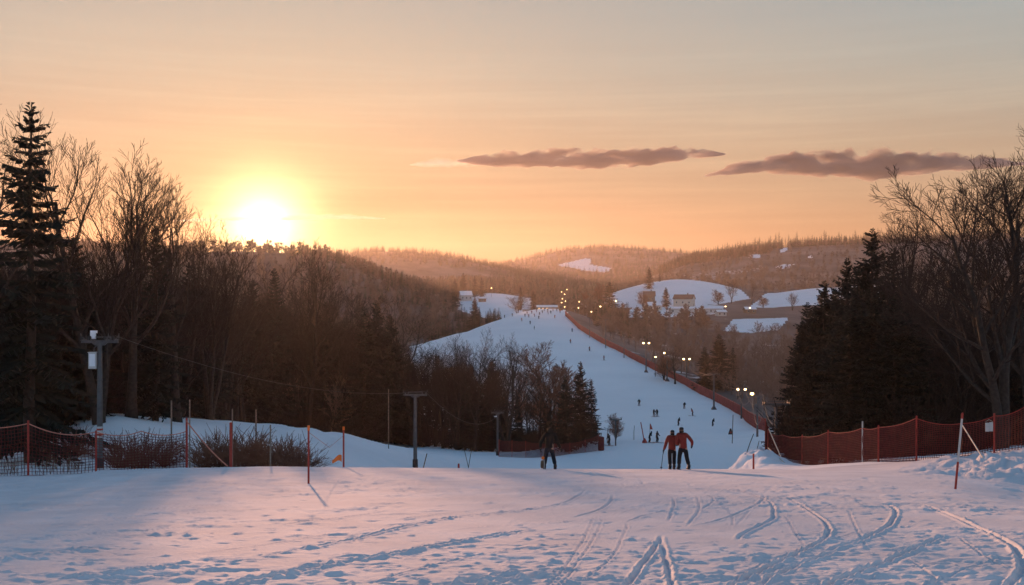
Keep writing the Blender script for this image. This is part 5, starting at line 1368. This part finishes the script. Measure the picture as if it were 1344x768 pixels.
cloud([(600, 209, 213), (625, 205, 217), (660, 199, 221), (700, 197, 221), (740, 194, 222), (765, 196, 225), (790, 198, 224), (830, 195, 221), (870, 192, 216), (905, 194, 210), (935, 198, 207), (952, 201, 204)], 5200, 190, 'long dark cloud with a lit upper rim, left one of the two', .018, (.48, .44, .44), 1)
cloud([(925, 230, 232), (950, 220, 231), (975, 210, 229), (1000, 208, 229), (1040, 203, 231), (1090, 200, 236), (1140, 200, 238), (1180, 202, 235), (1215, 202, 230), (1260, 204, 226), (1310, 208, 221), (1350, 212, 217)], 5200, 210, 'long dark cloud with a flat grey belly, right one of the two', .018, (.48, .44, .44), 3)
cloud([(538, 216, 217), (560, 208, 220), (590, 205, 221), (620, 208, 220), (640, 213, 216)], 5400, 120, 'faint pale wisp just left of the left dark cloud', .004, (.95, .9, .85), 7)
cloud([(225, 289, 291), (290, 286, 291), (400, 281, 290), (450, 281, 289), (505, 285, 288)], 5600, 120, 'thin glowing streak of cloud beside the sun', .0035, (.98, .9, .8), 5)
# ------------------------------------------------------------------ sun, sky, air, camera
EXPO = 0.95
K = 2.0 ** -1.2
SUN_AZ, SUN_EL = R(-13.1), R(4.12)
sdir = Vector((math.sin(SUN_AZ) * math.cos(SUN_EL), math.cos(SUN_AZ) * math.cos(SUN_EL), math.sin(SUN_EL)))
sl = bpy.data.lights.new('sun', 'SUN'); sl.energy = 4.2; sl.angle = R(0.6); sl.color = (1.0, 0.46, 0.24)
so = bpy.data.objects.new('sun', sl); COL.objects.link(so); so.rotation_euler = (-sdir).to_track_quat('-Z', 'Y').to_euler()

W = bpy.data.worlds.new('World'); S.world = W; W.use_nodes = True
N = W.node_tree.nodes; L = W.node_tree.links
N.clear()


def nmath(op, a, b=None, c=None, clamp=False):
    n = N.new('ShaderNodeMath'); n.operation = op; n.use_clamp = clamp
    for i, x in enumerate((a, b, c)):
        if x is None: continue
        if isinstance(x, (int, float)): n.inputs[i].default_value = x
        else: L.new(x, n.inputs[i])
    return n.outputs[0]


def nmix(f, a, b, typ='MIX'):
    n = N.new('ShaderNodeMix'); n.data_type = 'RGBA'; n.blend_type = typ; n.clamp_result = False; n.clamp_factor = False
    for s, x in (('Factor', f), ('A', a), ('B', b)):
        if isinstance(x, (int, float)): n.inputs[s].default_value = x
        elif isinstance(x, tuple): n.inputs[s].default_value = (*x, 1)
        else: L.new(x, n.inputs[s])
    return n.outputs['Result']


def ramp(fac, stops):
    n = N.new('ShaderNodeValToRGB'); cr = n.color_ramp; cr.interpolation = 'EASE' if False else 'LINEAR'
    while len(cr.elements) < len(stops): cr.elements.new(0.5)
    for e, (p, c) in zip(cr.elements, stops): e.position = p; e.color = (*c, 1)
    L.new(fac, n.inputs['Fac']); return n.outputs['Color']


out = N.new('ShaderNodeOutputWorld')
tcw = N.new('ShaderNodeTexCoord')
sky = N.new('ShaderNodeTexSky'); sky.sky_type = 'NISHITA'; sky.sun_disc = False
sky.sun_elevation = SUN_EL; sky.sun_rotation = SUN_AZ; sky.air_density = 1.0; sky.dust_density = 1.0; sky.ozone_density = 1.0
sep = N.new('ShaderNodeSeparateXYZ'); L.new(tcw.outputs['Generated'], sep.inputs[0])
el = sep.outputs['Z']
dt = N.new('ShaderNodeVectorMath'); dt.operation = 'DOT_PRODUCT'; L.new(tcw.outputs['Generated'], dt.inputs[0]); dt.inputs[1].default_value = sdir
dot = dt.outputs['Value']
ang = nmath('ARCCOSINE', nmath('MINIMUM', dot, 0.999999))          # angle from the sun, radians
front = ramp(el, [(0.0, (.66, .31, .13)), (.06, (.64, .345, .165)), (.14, (.655, .465, .305)), (.21, (.575, .515, .415)), (.285, (.455, .47, .44)), (.42, (.27, .36, .44)), (.65, (.14, .25, .39)), (1.0, (.10, .20, .36))])
back = ramp(el, [(0.0, (.60, .66, .78)), (.14, (.84, .86, .92)), (.32, (.50, .66, .82)), (.6, (.17, .31, .48)), (1.0, (.08, .20, .40))])
fb = nmath('MULTIPLY_ADD', dot, 0.9, 0.35, clamp=True)
cool = nmath('MULTIPLY', nmath('MULTIPLY', nmath('SUBTRACT', 1.0, dot), 4.5, clamp=True), nmath('MULTIPLY', el, 4.0, clamp=True))
front = nmix(1.0, front, nmix(cool, (1.0, 1.0, 1.0), (.87, .985, 1.10)), 'MULTIPLY')
base = nmix(fb, back, front)
# broad gold round the sun, tight white core; wider along the horizon than upwards
g1 = nmath('EXPONENT', nmath('MULTIPLY', ang, -1 / 0.115))
g2 = nmath('EXPONENT', nmath('MULTIPLY', nmath('MULTIPLY', ang, ang), -1 / (0.040 ** 2)))
g3 = nmath('EXPONENT', nmath('MULTIPLY', ang, -1 / 0.0165))
c1 = nmix(1.0, base, nmix(g1, (0., 0., 0.), (.17, .125, .0)), 'ADD')
c2 = nmix(1.0, c1, nmix(g2, (0., 0., 0.), (.55, .33, .06)), 'ADD')
c3 = nmix(1.0, c2, nmix(g3, (0., 0., 0.), (10.0, 7.4, 3.6)), 'ADD')
# faint uneven high veil
nz = N.new('ShaderNodeTexNoise'); nz.inputs['Scale'].default_value = 2.2; nz.inputs['Detail'].default_value = 4
mp = N.new('ShaderNodeMapping'); mp.inputs['Scale'].default_value = (1, 1, 5.0); L.new(tcw.outputs['Generated'], mp.inputs[0]); L.new(mp.outputs[0], nz.inputs['Vector'])
wz = N.new('ShaderNodeTexNoise'); wz.inputs['Scale'].default_value = 3.0; wz.inputs['Detail'].default_value = 5; wz.inputs['Roughness'].default_value = .6
wm = N.new('ShaderNodeMapping'); wm.inputs['Scale'].default_value = (1.2, 1.2, 34.0); L.new(tcw.outputs['Generated'], wm.inputs[0]); L.new(wm.outputs[0], wz.inputs['Vector'])
we = ramp(el, [(.03, (0, 0, 0)), (.06, (1, 1, 1)), (.16, (1, 1, 1)), (.26, (0, 0, 0))])
c3 = nmix(1.0, c3, nmix(we, (1., 1., 1.), ramp(wz.outputs['Fac'], [(.40, (.945, .93, .93)), (.55, (1., 1., 1.)), (.68, (1.09, 1.08, 1.06))])), 'MULTIPLY')
c4 = nmix(1.0, c3, ramp(nz.outputs['Fac'], [(.3, (.95, .955, .97)), (.7, (1.03, 1.02, 1.0))]), 'MULTIPLY')
bg = N.new('ShaderNodeBackground'); bg.inputs['Strength'].default_value = K; L.new(c4, bg.inputs['Color'])
bn = N.new('ShaderNodeBackground'); bn.inputs['Strength'].default_value = 0.05
L.new(nmix(1.0, sky.outputs[0], (.03, .03, .03), 'MULTIPLY'), bn.inputs['Color'])
ad = N.new('ShaderNodeAddShader'); L.new(bg.outputs[0], ad.inputs[0]); L.new(bn.outputs[0], ad.inputs[1])
L.new(ad.outputs[0], out.inputs['Surface'])

# the winter evening air
HAZE_D, HAZE_G = 8.0e-5, 0.62
hb = MB(); hb.box((0, 1760, 55), (8800, 3900, 310))
hm = bpy.data.materials.new('haze'); hm.use_nodes = True
hn = hm.node_tree.nodes; hn.remove(hn['Principled BSDF'])
pv = hn.new('ShaderNodeVolumePrincipled'); pv.inputs['Color'].default_value = (.82, .74, .70, 1)
pv.inputs['Density'].default_value = HAZE_D; pv.inputs['Anisotropy'].default_value = HAZE_G
hm.node_tree.links.new(pv.outputs[0], hn['Material Output'].inputs['Volume'])
tag(hb.obj('haze', hm), kind='stuff')

cd = bpy.data.cameras.new('camera'); cam = bpy.data.objects.new('camera', cd); COL.objects.link(cam)
cam.location = (0, 0, 0); cam.rotation_euler = (R(90), 0, 0)
cd.sensor_width = 36; cd.lens = 36 * F / 1344; cd.shift_y = 16.0 / 1344.0
cd.clip_start = 0.1; cd.clip_end = 20000
S.camera = cam
S.view_settings.view_transform = 'Standard'; S.view_settings.look = 'None'; S.view_settings.gamma = 1; S.view_settings.use_curve_mapping = False
S.view_settings.exposure = EXPO
S.cycles.use_denoising = True
S.cycles.max_bounces = 6; S.cycles.diffuse_bounces = 3; S.cycles.volume_bounces = 0; S.cycles.transparent_max_bounces = 24
